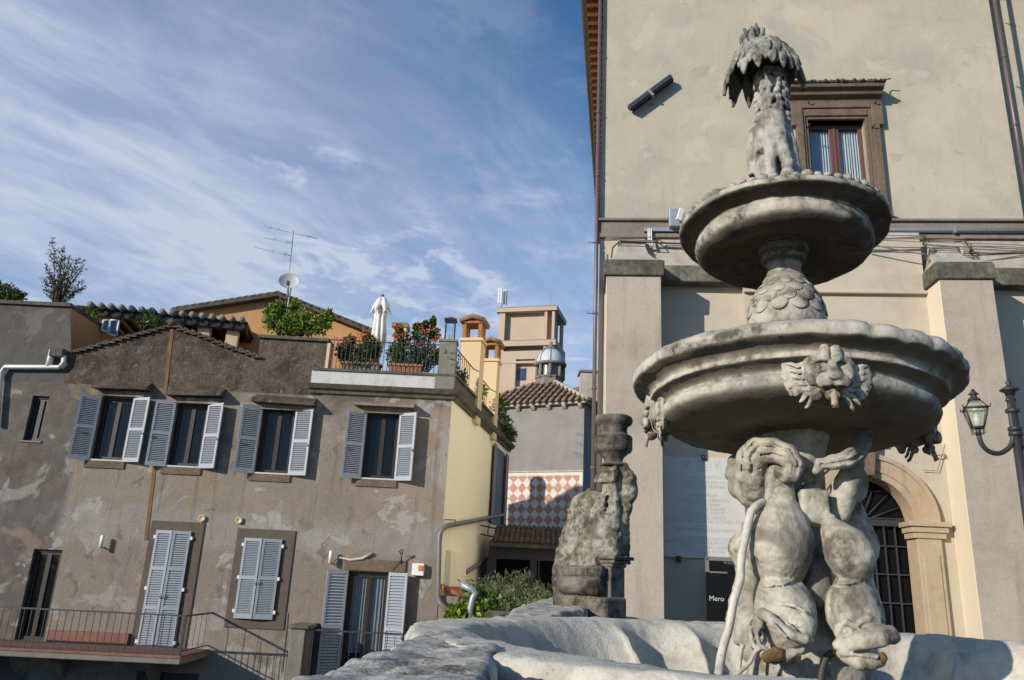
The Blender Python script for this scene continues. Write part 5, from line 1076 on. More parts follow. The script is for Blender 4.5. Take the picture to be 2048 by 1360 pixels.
# ================================================================== FOUNTAIN
def stone(name, base, dark, light, top=(.17, .165, .15), undershade=None, scale=3.0, fine=60, topamt=.7, seed=0, bmp=.006, patch=.7, drip=.6):
    m, t, b, co = newmat(name); g = N(t, 'ShaderNodeNewGeometry'); s = N(t, 'ShaderNodeSeparateXYZ'); L(t, g.outputs['Normal'], s.inputs[0])
    n = noise(t, co, scale, 9, .62, .3, loc=(seed, 0, 0)); n2 = noise(t, co, scale * 4.5, 8, .65, loc=(0, seed, 0)); n3 = noise(t, co, fine, 5, .7); n4 = noise(t, co, scale * .7, 5, .6, .5, loc=(3, 9, seed))
    c = ramp(t, mth(t, 'MULTIPLY_ADD', n2, .4, mth(t, 'MULTIPLY', n, .6)), [(.30, tuple(x * .6 for x in dark)), (.40, dark), (.48, base), (.58, light), (.66, base), (.76, light)])
    c = mixc(t, step(t, n4, .50, .64, 0, patch), c, tuple(x * .36 for x in base))
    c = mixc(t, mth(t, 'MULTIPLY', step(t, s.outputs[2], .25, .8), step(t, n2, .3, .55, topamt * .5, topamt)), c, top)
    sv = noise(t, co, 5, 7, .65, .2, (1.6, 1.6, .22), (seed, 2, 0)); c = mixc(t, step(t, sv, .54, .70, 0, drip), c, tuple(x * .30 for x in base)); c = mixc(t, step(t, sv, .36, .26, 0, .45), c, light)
    if undershade: c = mixc(t, mth(t, 'MULTIPLY', step(t, s.outputs[2], -.25, -.75), step(t, n, .3, .55, .7, .96)), c, undershade)  # shade of the undersides put into the colour of downward-facing stone
    v = N(t, 'ShaderNodeTexVoronoi', i_Scale=fine * .55); L(t, co, v.inputs['Vector'])
    pit = mth(t, 'MULTIPLY', step(t, v.outputs['Distance'], .24, .05), step(t, n4, .42, .58)); c = mixc(t, mth(t, 'MULTIPLY', pit, step(t, n2, .45, .6, 0, .45)), c, tuple(x * .3 for x in dark))
    c = mixc(t, step(t, n3, .35, .12, 0, .3), c, (.62, .6, .52)); c = mixc(t, step(t, n3, .6, .85, 0, .4), c, dark)
    L(t, c, b.inputs['Base Color']); b.inputs['Roughness'].default_value = .92; b.inputs['Specular IOR Level'].default_value = .2
    h = mth(t, 'SUBTRACT', mth(t, 'MULTIPLY_ADD', n3, .5, mth(t, 'MULTIPLY', n2, 1.2)), mth(t, 'MULTIPLY', pit, .35)); bump(t, b, h, .85, bmp); return m
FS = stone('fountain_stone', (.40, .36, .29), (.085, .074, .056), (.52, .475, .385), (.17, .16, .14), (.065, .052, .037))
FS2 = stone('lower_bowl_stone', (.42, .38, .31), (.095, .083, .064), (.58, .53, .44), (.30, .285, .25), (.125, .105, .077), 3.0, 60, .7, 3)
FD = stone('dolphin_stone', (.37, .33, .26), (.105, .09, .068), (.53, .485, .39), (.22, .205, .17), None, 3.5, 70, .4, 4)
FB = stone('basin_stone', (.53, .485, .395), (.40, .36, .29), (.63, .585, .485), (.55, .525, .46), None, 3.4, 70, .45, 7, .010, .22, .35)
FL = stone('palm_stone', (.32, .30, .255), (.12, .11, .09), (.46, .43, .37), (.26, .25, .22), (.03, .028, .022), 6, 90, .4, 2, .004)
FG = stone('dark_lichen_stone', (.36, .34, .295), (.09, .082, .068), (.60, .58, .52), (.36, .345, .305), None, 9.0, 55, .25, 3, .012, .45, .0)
FX, FY = 1.448, 3.9
ft = empty('fountain', (FX, FY, 0), 'tall carved stone fountain with dolphins, two bowls, lion masks and a palm', 'fountain')
CD_ = np.array([-FX, -FY, 0]) / math.hypot(FX, FY); RT = np.array([-CD_[1], CD_[0], 0])    # towards the camera, and to its right
def fp(px, py, T=0.0):
    """point of the photograph on the upright plane T metres in front of the fountain's axis"""
    P = np.array([FX, FY, 0]) + CD_ * T; return hitplane(px, py, P, CD_) - np.array([FX, FY, 0])
def lump(amp, sc_, seed):
    return lambda P: P + (noise_at(P, sc_, seed) * amp)[..., None] * np.array([.6, .6, .6])
def lathe_rough(prof, n, mat, name, parent, amp, scale, fn=None, seed=0, sub=3):
    # subdivide the profile so that the noise can bite
    pp = []
    for (a, b) in zip(prof[:-1], prof[1:]):
        k = max(1, int(math.hypot(a[0] - b[0], a[1] - b[1]) / .018)); pp += [(a[0] + (b[0] - a[0]) * i / k, a[1] + (b[1] - a[1]) * i / k) for i in range(k)]
    pp.append(prof[-1]); m = MB(); m.lathe(pp, n, fn=fn); P = np.array(m.v); q = P + np.stack([noise_at(P, scale, seed + k) for k in range(3)], -1) * amp + np.stack([noise_at(P, scale * 4, seed + 9 + k) for k in range(3)], -1) * amp * .5
    m.v = [tuple(p) for p in q]; return m.build(name, mat, parent)
def spline(pts, k=6):
    out = []; n = len(pts)
    for i in range(n - 1):
        p0, p1, p2, p3 = [np.array(pts[min(max(j, 0), n - 1)], float) for j in (i - 1, i, i + 1, i + 2)]
        for j in range(k): t = j / k; out.append(tuple(.5 * (2 * p1 + (p2 - p0) * t + (2 * p0 - 5 * p1 + 4 * p2 - p3) * t * t + (3 * p1 - p0 - 3 * p2 + p3) * t ** 3)))
    out.append(tuple(pts[-1])); return out
# lower bowl
ZB = 2.80
def gad(r, z, a):
    # worn gadroons on one half of the rim only
    d = ((math.degrees(a) + 96 + 360) % 360)
    if r > .70 and z > ZB - .075 and 4 < d < 190:
        w = abs(math.sin(math.radians(d) * 16)) ** .6; return (r - .012 + .015 * w, z - .010 + .013 * w)
    return (r, z)
prof = [(.0, ZB - .2), (.45, ZB - .16), (.66, ZB - .06), (.70, ZB + .0), (.725, ZB + .018), (.755, ZB + .020), (.785, ZB + .008), (.800, ZB - .012), (.804, ZB - .035), (.800, ZB - .055), (.790, ZB - .066), (.755, ZB - .070), (.738, ZB - .078), (.722, ZB - .092), (.712, ZB - .108), (.708, ZB - .118), (.712, ZB - .121), (.712, ZB - .131), (.704, ZB - .136), (.690, ZB - .138), (.672, ZB - .146), (.655, ZB - .158), (.645, ZB - .172), (.643, ZB - .178), (.654, ZB - .184), (.664, ZB - .196), (.668, ZB - .212), (.664, ZB - .230), (.650, ZB - .249), (.622, ZB - .266), (.575, ZB - .280), (.51, ZB - .290), (.42, ZB - .297), (.32, ZB - .301), (.2, ZB - .303), (0, ZB - .303)]
lb = lathe_rough(prof, 280, FS2, 'lower_bowl', ft, .005, 9, gad)
# stem
ZS = 3.02
def fsc(r, z, a):
    return (r, z)
st = [(.0, ZS - .3), (.175, ZS - .3), (.178, ZS - .02), (.196, ZS), (.2, ZS + .03), (.197, ZS + .08), (.189, ZS + .13), (.172, ZS + .18), (.147, ZS + .225), (.12, ZS + .258), (.108, ZS + .272), (.113, ZS + .282), (.105, ZS + .295), (.090, ZS + .31), (.085, ZS + .34), (.088, ZS + .365), (.098, ZS + .382), (.116, ZS + .392), (.119, ZS + .408), (.112, ZS + .416), (.113, ZS + .422), (.126, ZS + .434), (.131, ZS + .45), (.128, ZS + .462), (.130, ZS + .468), (.146, ZS + .476), (.150, ZS + .492), (.148, ZS + .505), (.165, ZS + .512), (.165, ZS + .58), (0, ZS + .58)]
stem = lathe_rough(st, 120, FS, 'stem', ft, .004, 12)
sc_m = MB(); sc_m.smooth = True
def onstem(z):
    for (a, b) in zip(st[:-1], st[1:]):
        if a[1] <= z <= b[1] and b[1] > a[1] and a[1] >= ZS: return a[0] + (b[0] - a[0]) * (z - a[1]) / (b[1] - a[1])
    return .1
for row in range(4):
    zc = ZS + .115 + row * .045; n = 12; rr = .058 * (1 - .15 * row)
    for i in range(n):
        a0 = 2 * math.pi * (i + .5 * (row % 2)) / n; vs = []; K = 16; hub = None
        for k in range(K):
            th_ = 2 * math.pi * k / K; da = rr * .98 * math.cos(th_) / onstem(zc) * .82; z = zc + rr * math.sin(th_)
            for q, off in ((1.0, -.006), (1.0, .001), (.88, .0035)):
                z2 = zc + rr * q * math.sin(th_); r2 = onstem(min(max(z2, ZS + .01), ZS + .27)) + off - .0045 * (z2 - zc) / rr; vs.append((r2 * math.cos(a0 + da * q), r2 * math.sin(a0 + da * q), z2))
        r2 = onstem(zc) + .005; vs.append((r2 * math.cos(a0), r2 * math.sin(a0), zc)); c_ = len(vs) - 1
        sc_m.add(vs, [f for k in range(K) for f in ((3 * k, 3 * ((k + 1) % K), 3 * ((k + 1) % K) + 1, 3 * k + 1), (3 * k + 1, 3 * ((k + 1) % K) + 1, 3 * ((k + 1) % K) + 2, 3 * k + 2), (3 * k + 2, 3 * ((k + 1) % K) + 2, c_))])
sc_m.build('carved_scales', FS, stem)
# upper bowl
ZU = 3.63
prof = [(0, ZU - .08), (.4, ZU - .06), (.47, ZU - .01), (.50, ZU + .010), (.53, ZU + .008), (.545, ZU - .006), (.547, ZU - .030), (.538, ZU - .040), (.520, ZU - .042), (.510, ZU - .047), (.495, ZU - .049), (.475, ZU - .053), (.458, ZU - .058), (.447, ZU - .066), (.446, ZU - .074), (.453, ZU - .086), (.459, ZU - .104), (.459, ZU - .124), (.452, ZU - .144), (.438, ZU - .160), (.415, ZU - .175), (.38, ZU - .180), (.34, ZU - .172), (.28, ZU - .155), (.22, ZU - .138), (.175, ZU - .126), (.15, ZU - .12), (0, ZU - .115)]
ub = lathe_rough(prof, 220, FS, 'upper_bowl', ft, .005, 10, seed=5)
m = MB()
for i in range(64):
    a = 2 * math.pi * i / 64; r = .52; s = random.uniform(.7, 1.25); P0 = np.array([r * math.cos(a), r * math.sin(a), ZU + .012]); o = len(m.v); m.ball(tuple(P0), (.026 * s, .026 * s, .022 * s), 8)
m.v = [tuple(p) for p in rough(np.array(m.v), .006, 30)]; bead_o = m.build('beaded_rim', FS, ub)
# lion masks
def lion():
    S = Sculpt((-.24, -.08, -.22), (.24, .26, .17), .0042); k = .02
    S.ell((0, .05, .0), (.090, .10, .125), k); S.ell((0, .095, .055), (.072, .055, .05), k)
    for s in (-1, 1):
        S.cone((s * .020, .150, .062), (s * .022, .166, .004), .017, .021, .008); S.cone((s * .026, .158, .010), (s * .086, .105, -.004), .019, .015, .006)
        S.ell((s * .062, .09, -.045), (.040, .05, .05), k); S.ell((s * .030, .165, -.088), (.034, .034, .034), .008)
        S.ell((s * .050, .142, -.026), (.026, .020, .014), .005, cut=True); S.ell((s * .048, .126, -.026), (.017, .014, .011), .003)
        S.ell((s * .108, .090, .092), (.044, .026, .036), .005); S.ell((s * .112, .120, .088), (.030, .028, .020), .004, cut=True)
        # mane: waving locks
        S.ell((s * .125, .022, -.03), (.055, .030, .105), .01)
        for i, (z, l, b_) in enumerate(((.06, .07, .02), (.04, .08, .012), (.018, .085, .004), (-.004, .088, -.002), (-.026, .09, -.008), (-.048, .088, -.014), (-.07, .084, -.022), (-.09, .074, -.03), (-.108, .064, -.036), (-.124, .05, -.042))):
            x0 = .100 - max(0, -.05 - z) * .5
            for off, r0 in ((0, .0105),):
                pts = []
                for q in range(11):
                    t = q / 10; pts.append(((s * (x0 - .02 + l * t), (.070 - .030 * t + .006 * math.sin(t * 7 + i)), z + off + b_ * t + .007 * math.sin(t * 7 + i * .5)), r0 * (1 - .5 * t) + .002))
                S.chain(pts, .004)
    S.cone((0, .150, .0), (0, .190, -.062), .017, .024, .006); S.ell((0, .196, -.070), (.032, .020, .020), .005); S.cone((0, .165, .07), (0, .172, .0), .007, .005, .004, cut=True)
    S.ell((0, .125, -.135), (.033, .04, .022), .01); S.boxx((0, .175, -.118), (.05, .04, .007), .005, cut=True, rd=.003); S.cone((0, .21, -.085), (0, .2, -.115), .004, .004, .004, cut=True)
    S.disp(.003, 26, 3); S.disp(.0022, 70, 5); return S.build('lion_mask', FS2, lb)
l0_ = lion(); LA = [-97, 4, 83, 165]
def rust(): return stucco('rusty_spout_iron', [(.3, (.22, .09, .04)), (.55, (.50, .38, .25)), (.75, (.6, .55, .45))], 14, 0, fine=80)
RS = rust(); sp = MB(); sp.tube([(0, .12, -.105), (0, .155, -.135), (.003, .175, -.185)], [.013, .013, .014], 10, False); sp.tube([(.003, .175, -.1855), (0, .155, -.135), (0, .12, -.105)], .009, 8)
s0 = sp.build('spout', RS, lb)
for i, a in enumerate(LA):
    Mx = Matrix.Rotation(R_(a - 90), 4, 'Z') @ Matrix.Translation((0, .622, ZB - .148)) @ Matrix.Diagonal((1.04, .66, 1.14, 1))
    for o in (l0_, s0):
        if i == 0: o.matrix_local = Mx
        else: copy_mesh(o, lb, Mx)
for o, zt in ((lb, ZB), (ub, ZU)):                       # both bowls have settled a few degrees out of level
    o.matrix_local = Matrix.Translation((0, 0, zt - (.045 if o is lb else .022))) @ Matrix.Rotation(R_(4.2), 4, Vector(-RT)) @ Matrix.Translation((0, 0, -zt))
bead_o.parent = ub
# dolphins and core -----------------------------------------------------
def pr_(P, rpx):
    """a radius measured on the photograph, in metres at the point P"""
    return rpx * -(RW.T @ (np.array(P) + np.array([FX, FY, 0]) - EYE))[2] / F
def pc(L_): 
    out = []
    for (x, y, T, r) in L_: P = fp(x, y, T); out.append((P, pr_(P, r) * .94))
    return out
def zc4(L_): return pc([(1400 + x / 2.52, 820 + y / 2.52, T, r / 2.52) for x, y, T, r in L_])
def zc5(L_): return pc([(1420 + x / 4.655, 1120 + y / 4.655, T, r / 4.655) for x, y, T, r in L_])
def groove(S, L_, offs, w=.009):
    """carved flutes running along the front of a limb"""
    P = zc4(L_); up_ = np.array([0, 0, 1.])
    for o in offs:
        pts = []
        for i, (p, r) in enumerate(P):
            t = P[min(i + 1, len(P) - 1)][0] - P[max(i - 1, 0)][0]; s = np.cross(t, CD_); s /= np.linalg.norm(s); pts.append((p + s * r * o + CD_ * r * math.sqrt(1 - o * o) * 1.0, w))
        S.chain(pts, .004, True)
def dolphins():
    S = Sculpt((-.50, -.60, 1.2), (.56, .5, 2.50), .0062)
    S.cone((0, 0, 1.2), (0, 0, 2.5), .15, .125, .03); S.cone((0, 0, 2.36), (0, 0, 2.5), .13, .19, .04); S.cone((0, 0, 1.15), (0, 0, 1.35), .32, .27, .02)
    S.chain(zc4([(560, 430, .14, 60), (570, 500, .15, 62), (575, 555, .15, 40)]), .02); S.boxx(zc4([(566, 490, .16, 5)])[0][0], (.066, .055, .080), .010, rd=.015)
    S.chain(zc4([(590, 790, .10, 70), (590, 890, .12, 72), (600, 960, .12, 50)]), .02)
    # front left dolphin
    S.chain(zc4([(402, 330, .18, 68), (402, 370, .19, 72), (404, 440, .20, 76), (410, 500, .21, 84), (412, 550, .21, 110), (412, 600, .22, 145), (405, 655, .23, 168), (400, 705, .23, 167), (396, 755, .22, 150), (388, 805, .20, 118), (386, 850, .19, 100), (392, 890, .20, 106), (406, 935, .23, 134), (420, 985, .25, 156), (428, 1035, .26, 160), (440, 1085, .25, 138)]), .010)
    S.chain(zc4([(480, 1000, .27, 95), (500, 1070, .28, 80), (505, 1110, .28, 55)]), .02)
    S.chain(zc5([(480, 500, .40, 62), (550, 530, .43, 62), (640, 620, .46, 62), (760, 700, .47, 58), (880, 735, .46, 50), (950, 750, .43, 30)]), .005)
    S.chain(zc5([(575, 580, .475, 12), (640, 655, .50, 13), (720, 725, .50, 11)]), .004)
    for i in range(7): S.ell(zc5([(585 + i * 20, 590 + i * 21, .505, 5)])[0][0], (.009, .010, .008), .003)
    S.chain(zc5([(450, 560, .37, 52), (455, 660, .39, 56), (475, 740, .41, 52), (510, 810, .43, 46)]), .005)
    S.chain(zc5([(520, 880, .40, 62), (600, 900, .43, 70), (690, 895, .44, 64), (780, 865, .44, 46), (870, 835, .43, 24)]), .006)
    S.chain(zc5([(700, 960, .33, 60), (800, 900, .34, 50)]), .02)
    S.ell(zc5([(620, 770, .46, 5)])[0][0], (.062, .085, .024), .008, cut=True); S.ell(zc5([(560, 715, .44, 5)])[0][0], (.038, .08, .036), .008, cut=True)
    S.ell(zc5([(850, 610, .36, 5)])[0][0], (.062, .055, .062), .008); S.ell(zc5([(838, 605, .405, 5)])[0][0], (.026, .022, .026), .003); S.chain(zc5([(610, 400, .375, 16), (700, 410, .395, 22), (790, 425, .405, 26), (880, 480, .395, 24), (910, 540, .375, 20)]), .004)
    S.chain(zc5([(640, 530, .44, 20), (720, 590, .445, 18), (790, 655, .445, 16)]), .006); S.chain(zc5([(640, 190, .325, 9), (590, 260, .355, 9), (570, 340, .375, 9), (580, 430, .395, 9)]), .004, True)
    # tail scroll
    S.chain(zc4([(312, 415, .06, 62), (280, 390, .08, 76), (262, 330, .12, 84), (262, 250, .16, 84), (300, 200, .20, 74), (370, 202, .24, 64), (440, 228, .27, 58), (474, 275, .28, 50), (464, 322, .28, 42), (430, 336, .28, 34), (398, 322, .28, 26), (392, 300, .28, 18)]), .008)
    for d_ in (0, 26, 52): S.chain(zc4([(228 + d_ * .9, 300, .235, 7), (240 + d_, 215 + d_ * .3, .265, 7), (300 + d_ * .5, 150 + d_, .29, 7), (380, 155 + d_ * .9, .315, 7), (450 - d_ * .3, 195 + d_ * .6, .335, 7)]), .004, True)
    S.chain(zc4([(330, 445, .04, 50), (250, 430, .02, 62), (205, 390, .0, 62), (195, 330, .0, 55), (215, 290, .0, 40)]), .014); S.chain(zc4([(165, 330, -.1, 42), (175, 260, -.1, 38)]), .014)
    groove(S, [(262, 320, .12, 84), (262, 250, .16, 84), (300, 200, .20, 74), (370, 202, .24, 64), (440, 228, .27, 58), (474, 275, .28, 50), (464, 322, .28, 42)], (-.5, 0, .5))
    # front right dolphin
    S.chain(zc4([(662, 545, .17, 26), (664, 590, .18, 52), (684, 625, .18, 76), (712, 660, .19, 100), (742, 705, .20, 122), (760, 750, .20, 122), (766, 795, .19, 102), (762, 835, .18, 78), (756, 870, .17, 70), (756, 915, .18, 92), (766, 975, .21, 132), (778, 1035, .22, 144), (795, 1090, .22, 130)]), .010)
    S.chain(zc4([(702, 1185, .34, 30), (760, 1174, .37, 44), (830, 1155, .38, 54), (900, 1140, .37, 54), (955, 1130, .34, 46), (972, 1145, .31, 40)]), .005); S.chain(zc4([(820, 1120, .33, 56), (910, 1115, .31, 44)]), .008)
    S.chain(zc4([(712, 1226, .32, 26), (745, 1246, .35, 34), (800, 1272, .36, 42), (860, 1268, .35, 44), (905, 1260, .33, 34)]), .005); S.ell(zc4([(732, 1220, .37, 5)])[0][0], (.026, .022, .024), .004); S.chain(zc4([(740, 1212, .40, 9), (800, 1218, .42, 12), (880, 1208, .41, 12)]), .004, True)
    for i in range(7): S.ell(zc4([(770 + i * 20, 1232 + 2 * i, .385, 5)])[0][0], (.009, .010, .009), .003)
    S.ell(zc4([(735, 1118, .345, 5)])[0][0], (.050, .040, .046), .006); S.ell(zc4([(845, 1085, .335, 5)])[0][0], (.044, .036, .032), .006)
    S.chain(zc4([(690, 1090, .36, 16), (740, 1068, .38, 20), (790, 1095, .38, 16)]), .004); S.chain(zc4([(800, 1070, .37, 18), (850, 1050, .36, 22), (895, 1065, .33, 18)]), .004)
    S.ell(zc4([(883, 1136, .44, 5)])[0][0], (.012, .03, .011), .003, cut=True); S.chain(zc4([(832, 1160, .442, 9), (838, 1150, .442, 7), (860, 1152, .44, 6), (875, 1142, .435, 6)]), .002, True)
    # its tail and fin
    S.chain(zc4([(700, 520, .06, 58), (715, 450, .06, 62), (730, 390, .07, 66), (758, 320, .08, 62), (780, 270, .10, 48)]), .016); S.ell(zc4([(775, 365, .0, 5)])[0][0], (.065, .065, .10), .02)
    S.chain(zc4([(832, 105, .10, 34), (826, 160, .12, 36), (800, 215, .16, 44), (742, 248, .20, 48), (670, 262, .23, 40), (608, 272, .25, 30), (582, 308, .26, 16)]), .008)
    for d_ in (-10, 12): S.chain(zc4([(600, 275 + d_, .29, 5), (670, 262 + d_, .285, 6), (740, 248 + d_, .265, 6), (790, 220 + d_, .22, 5)]), .003, True)
    groove(S, [(800, 215, .16, 44), (742, 248, .20, 48), (670, 262, .23, 40), (608, 272, .25, 30)], (-.4, .4))
    for L_, w in (([(262, 880, .28, 8), (330, 905, .335, 8), (400, 900, .345, 8), (470, 880, .32, 8), (510, 860, .27, 8)], .012), ([(672, 880, .25, 8), (720, 895, .275, 8), (780, 890, .275, 8), (830, 865, .25, 8)], .011),
                  ([(300, 930, .335, 8), (340, 990, .39, 8), (380, 1040, .42, 8), (420, 1060, .44, 8)], .008), ([(560, 960, .33, 8), (575, 1010, .33, 8), (560, 1060, .34, 8)], .009), ([(650, 1000, .27, 8), (668, 1060, .30, 8), (690, 1085, .33, 8)], .009), ([(860, 990, .27, 8), (900, 1030, .27, 8), (915, 1080, .26, 8)], .009)):
        S.chain([(p, w) for p, r in zc4(L_)], .004, True)
    for k in range(4): S.chain(zc4([(268 + k * 12, 1040 + k * 30, .36, 12), (240 + k * 8, 1090 + k * 34, .34, 10), (250 + k * 6, 1130 + k * 30, .33, 4)]), .004)
    # rear pair
    S.chain(zc4([(290, 530, -.12, 44), (260, 610, -.18, 54), (225, 700, -.24, 84), (240, 770, -.24, 66), (250, 860, -.2, 70), (225, 980, -.2, 80), (200, 1060, -.2, 70), (210, 1140, -.2, 52)]), .016)
    S.chain(zc4([(250, 960, .0, 60), (240, 1030, .04, 62), (235, 1110, .06, 52), (250, 1220, .05, 50)]), .02)
    S.chain(pc([(1690, 1010, -.2, 34), (1705, 1090, -.26, 50), (1700, 1150, -.24, 40), (1720, 1230, -.26, 48), (1750, 1275, -.3, 22)]), .03)
    for (x, y, T) in ((1599, 1250, .426), (1691.5, 1263.5, .386)):
        pts = []
        for i in range(26): a = i * .36; r = 2 + 8.5 * i / 25; P = fp(x + r * math.cos(a), y + r * math.sin(a) * .9, T - .0008 * r); pts.append((P, .0052))
        S.chain(pts, .0015, True)
    S.disp(.003, 12, 1); S.disp(.003, 34, 2); S.disp(.0018, 80, 6)
    return S.build('dolphin_group', FD, ft)
dol = dolphins()
# ochre crust on the lower jaws
m = MB(); m.ball(tuple(zc5([(605, 892, .472, 5)])[0][0]), (.056, .026, .030), 14); m.ball(tuple(zc4([(918, 1260, .36, 5)])[0][0]), (.020, .018, .024), 12); m.v = [tuple(p) for p in rough(np.array(m.v), .012, 24)]; m.build('lime_crust', stucco('ochre_crust', [(.3, (.085, .052, .022)), (.5, (.17, .105, .042)), (.7, (.26, .20, .12))], 20, 0, fine=90), dol)
# pipes clinging to the shaft
def tubes(name, L_, mat, parent):
    m = MB()
    for pts, r in L_: P = spline([tuple(fp(*p)) for p in pts], 6); m.tube(P, [r * (1 + .04 * math.sin(i * 1.3)) for i in range(len(P))], 12)
    m.v = [tuple(p) for p in rough(np.array(m.v), .004, 12)]; return m.build(name, mat, parent)
LP = stone('limed_pipe', (.50, .46, .38), (.30, .26, .2), (.62, .58, .5), (.5, .46, .4), None, 5, 80, .3, 8, .004)
tubes('supply_pipe', [([(1526, 1004, .24), (1512, 1014, .30), (1501, 1030, .33), (1493, 1066, .36), (1485, 1106, .37), (1479, 1157, .37), (1469, 1201, .37), (1459, 1256, .37), (1444, 1304, .37), (1437, 1350, .37)], .0185)], LP, ft)
tubes('lead_pipe', [([(1500, 1250, .34), (1502, 1275, .38), (1512, 1295, .4), (1530, 1290, .40)], .010), ([(1530, 1292, .41), (1512, 1302, .42), (1500, 1325, .42), (1478, 1345, .42), (1466, 1362, .42)], .010), ([(1485, 1290, .36), (1480, 1310, .38), (1477, 1350, .38)], .009)], LP, ft)
tubes('hose', [([(1680, 1300, .28), (1660, 1308, .30), (1648, 1330, .31), (1640, 1375, .32)], .016)], M['dcable'], ft)
# palm with lion on top --------------------------------------------------
def palm():
    S = Sculpt((-.30, -.30, 3.5), (.30, .30, 4.62), .0058); c = lambda L_: [(fp(*p[:3]), p[3]) for p in L_]
    S.chain(c([(1547, 420, 0, .11), (1545, 330, 0, .088), (1543, 260, 0, .068), (1540, 200, 0, .06), (1530, 140, 0, .055)]), .03)
    S.chain(c([(1525, 300, .05, .055), (1528, 260, .08, .055), (1538, 240, .1, .06)]), .03)
    rnd = random.Random(3)
    for row in range(12):
        for j in range(12):
            a = j * 2 * math.pi / 12 + row * .31 + rnd.uniform(-.1, .1); z = 4.16 + row * .042 + rnd.uniform(-.012, .012); r = .078 - .0012 * row; q = fp(1543, 200, 0); b = np.array([q[0], q[1], z])
            d = np.array([math.cos(a), math.sin(a), 0]); tn = np.array([-d[1], d[0], 0]); w = rnd.uniform(-.025, .025)
            S.chain([(b + d * (r * .78), .016), (b + d * (r + .008) + tn * w * .5 - np.array([0, 0, .025]), .021), (b + d * (r + .012) + tn * w - np.array([0, 0, .06]), .009)], .007)
    for s, x0, x1, x2 in ((-1, 1538, 1543, 1541), (1, 1556, 1566, 1576)):
        S.chain(c([(1548, 243, .09, .06), (x0, 275, .10, .048), (x1, 300, .12, .034), (x2, 330, .13, .030), (x2 - 2 * s, 352, .14, .034), (x2 - 2 * s, 372, .16, .03)]), .018)
    S.chain(c([(1566, 262, .04, .05), (1583, 300, .04, .035), (1590, 345, .06, .035)]), .02)
    S.chain(c([(1508, 265, -.04, .03), (1503, 300, -.04, .028), (1508, 345, -.03, .035)]), .02)
    S.disp(.004, 24, 4); S.disp(.002, 60, 2); return S.build('palm_trunk', FL, ft)
pal_ = palm()
def leafblade(mb, P, w, th=.014):
    """a thick carved leaf along the polyline P"""
    P = [np.array(p) for p in spline(P, 5)]; n = len(P); P = [p + np.array([0, 0, .006 * math.sin(i * 1.7)]) for i, p in enumerate(P)]; side = np.cross(P[-1] - P[0], [0, 0, 1.]); side /= np.linalg.norm(side) + 1e-9; vs = []
    for i, p in enumerate(P):
        t = i / (n - 1); ww = w * (math.sin(math.pi * min(1, .12 + .9 * t)) ** .7 + .05) * (1 if t < .85 else (1 - t) / .15 * .8 + .2); tn = P[min(i + 1, n - 1)] - P[max(i - 1, 0)]; nr = np.cross(side, tn); nr /= np.linalg.norm(nr) + 1e-9
        for a, b in ((-1, -.3), (-.5, .5), (0, .15), (.5, .5), (1, -.3), (.5, -1), (-.5, -1)): vs.append(p + side * ww * a + nr * th * b)
    sm = mb.smooth; mb.smooth = True; k = 7; mb.add(vs, [(i * k + j, i * k + (j + 1) % k, (i + 1) * k + (j + 1) % k, (i + 1) * k + j) for i in range(n - 1) for j in range(k)] + [tuple(range(k)), tuple(range((n - 1) * k + k - 1, (n - 1) * k - 1, -1))]); mb.smooth = sm
m = MB(); rnd = random.Random(8); ctr = fp(1523, 128, 0)
for tier, (n, r0, r1, z0, z1, w) in enumerate(((18, .05, .222, .02, -.155, .046), (16, .05, .212, .05, -.105, .046), (13, .04, .185, .085, -.045, .044), (10, .03, .135, .10, .015, .040))):
    for i in range(n):
        a = 2 * math.pi * (i + .5 * tier) / n + rnd.uniform(-.12, .12); d = np.array([math.cos(a), math.sin(a), 0]); k = rnd.uniform(.9, 1.1); dz = rnd.uniform(-.03, .015); b = ctr + d * r0 + np.array([0, 0, z0])
        leafblade(m, [b, b + d * (r1 - r0) * .45 * k + np.array([0, 0, .02]), b + d * (r1 - r0) * .85 * k + np.array([0, 0, (z1 - z0) * .38]), ctr + d * r1 * k + np.array([0, 0, z1 + dz])], w)
for i in range(14):
    a = 2.4 * i; r = .015 + .05 * (i / 14); d = np.array([math.cos(a), math.sin(a), 0]); b = ctr + d * r + np.array([-.02, 0, .07]); b[0] += -.02; h = .20 - .09 * (i / 14)
    leafblade(m, [b, b + d * .012 + np.array([0, 0, h * .5]), b + d * (.015 + .02 * i / 14) + np.array([0, 0, h])], .022, .012)
m.lathe([(.0, .10), (.10, .09), (.14, .05), (.13, .0), (.09, -.05), (.0, -.06)], 24, tuple(ctr)); m.v = [tuple(p) for p in rough(np.array(m.v), .005, 26)]; m.build('palm_crown', stone('palm_leaf_stone', (.22, .21, .175), (.07, .066, .055), (.36, .345, .295), (.30, .29, .25), (.02, .019, .016), 7, 90, .5, 5, .004), ft)
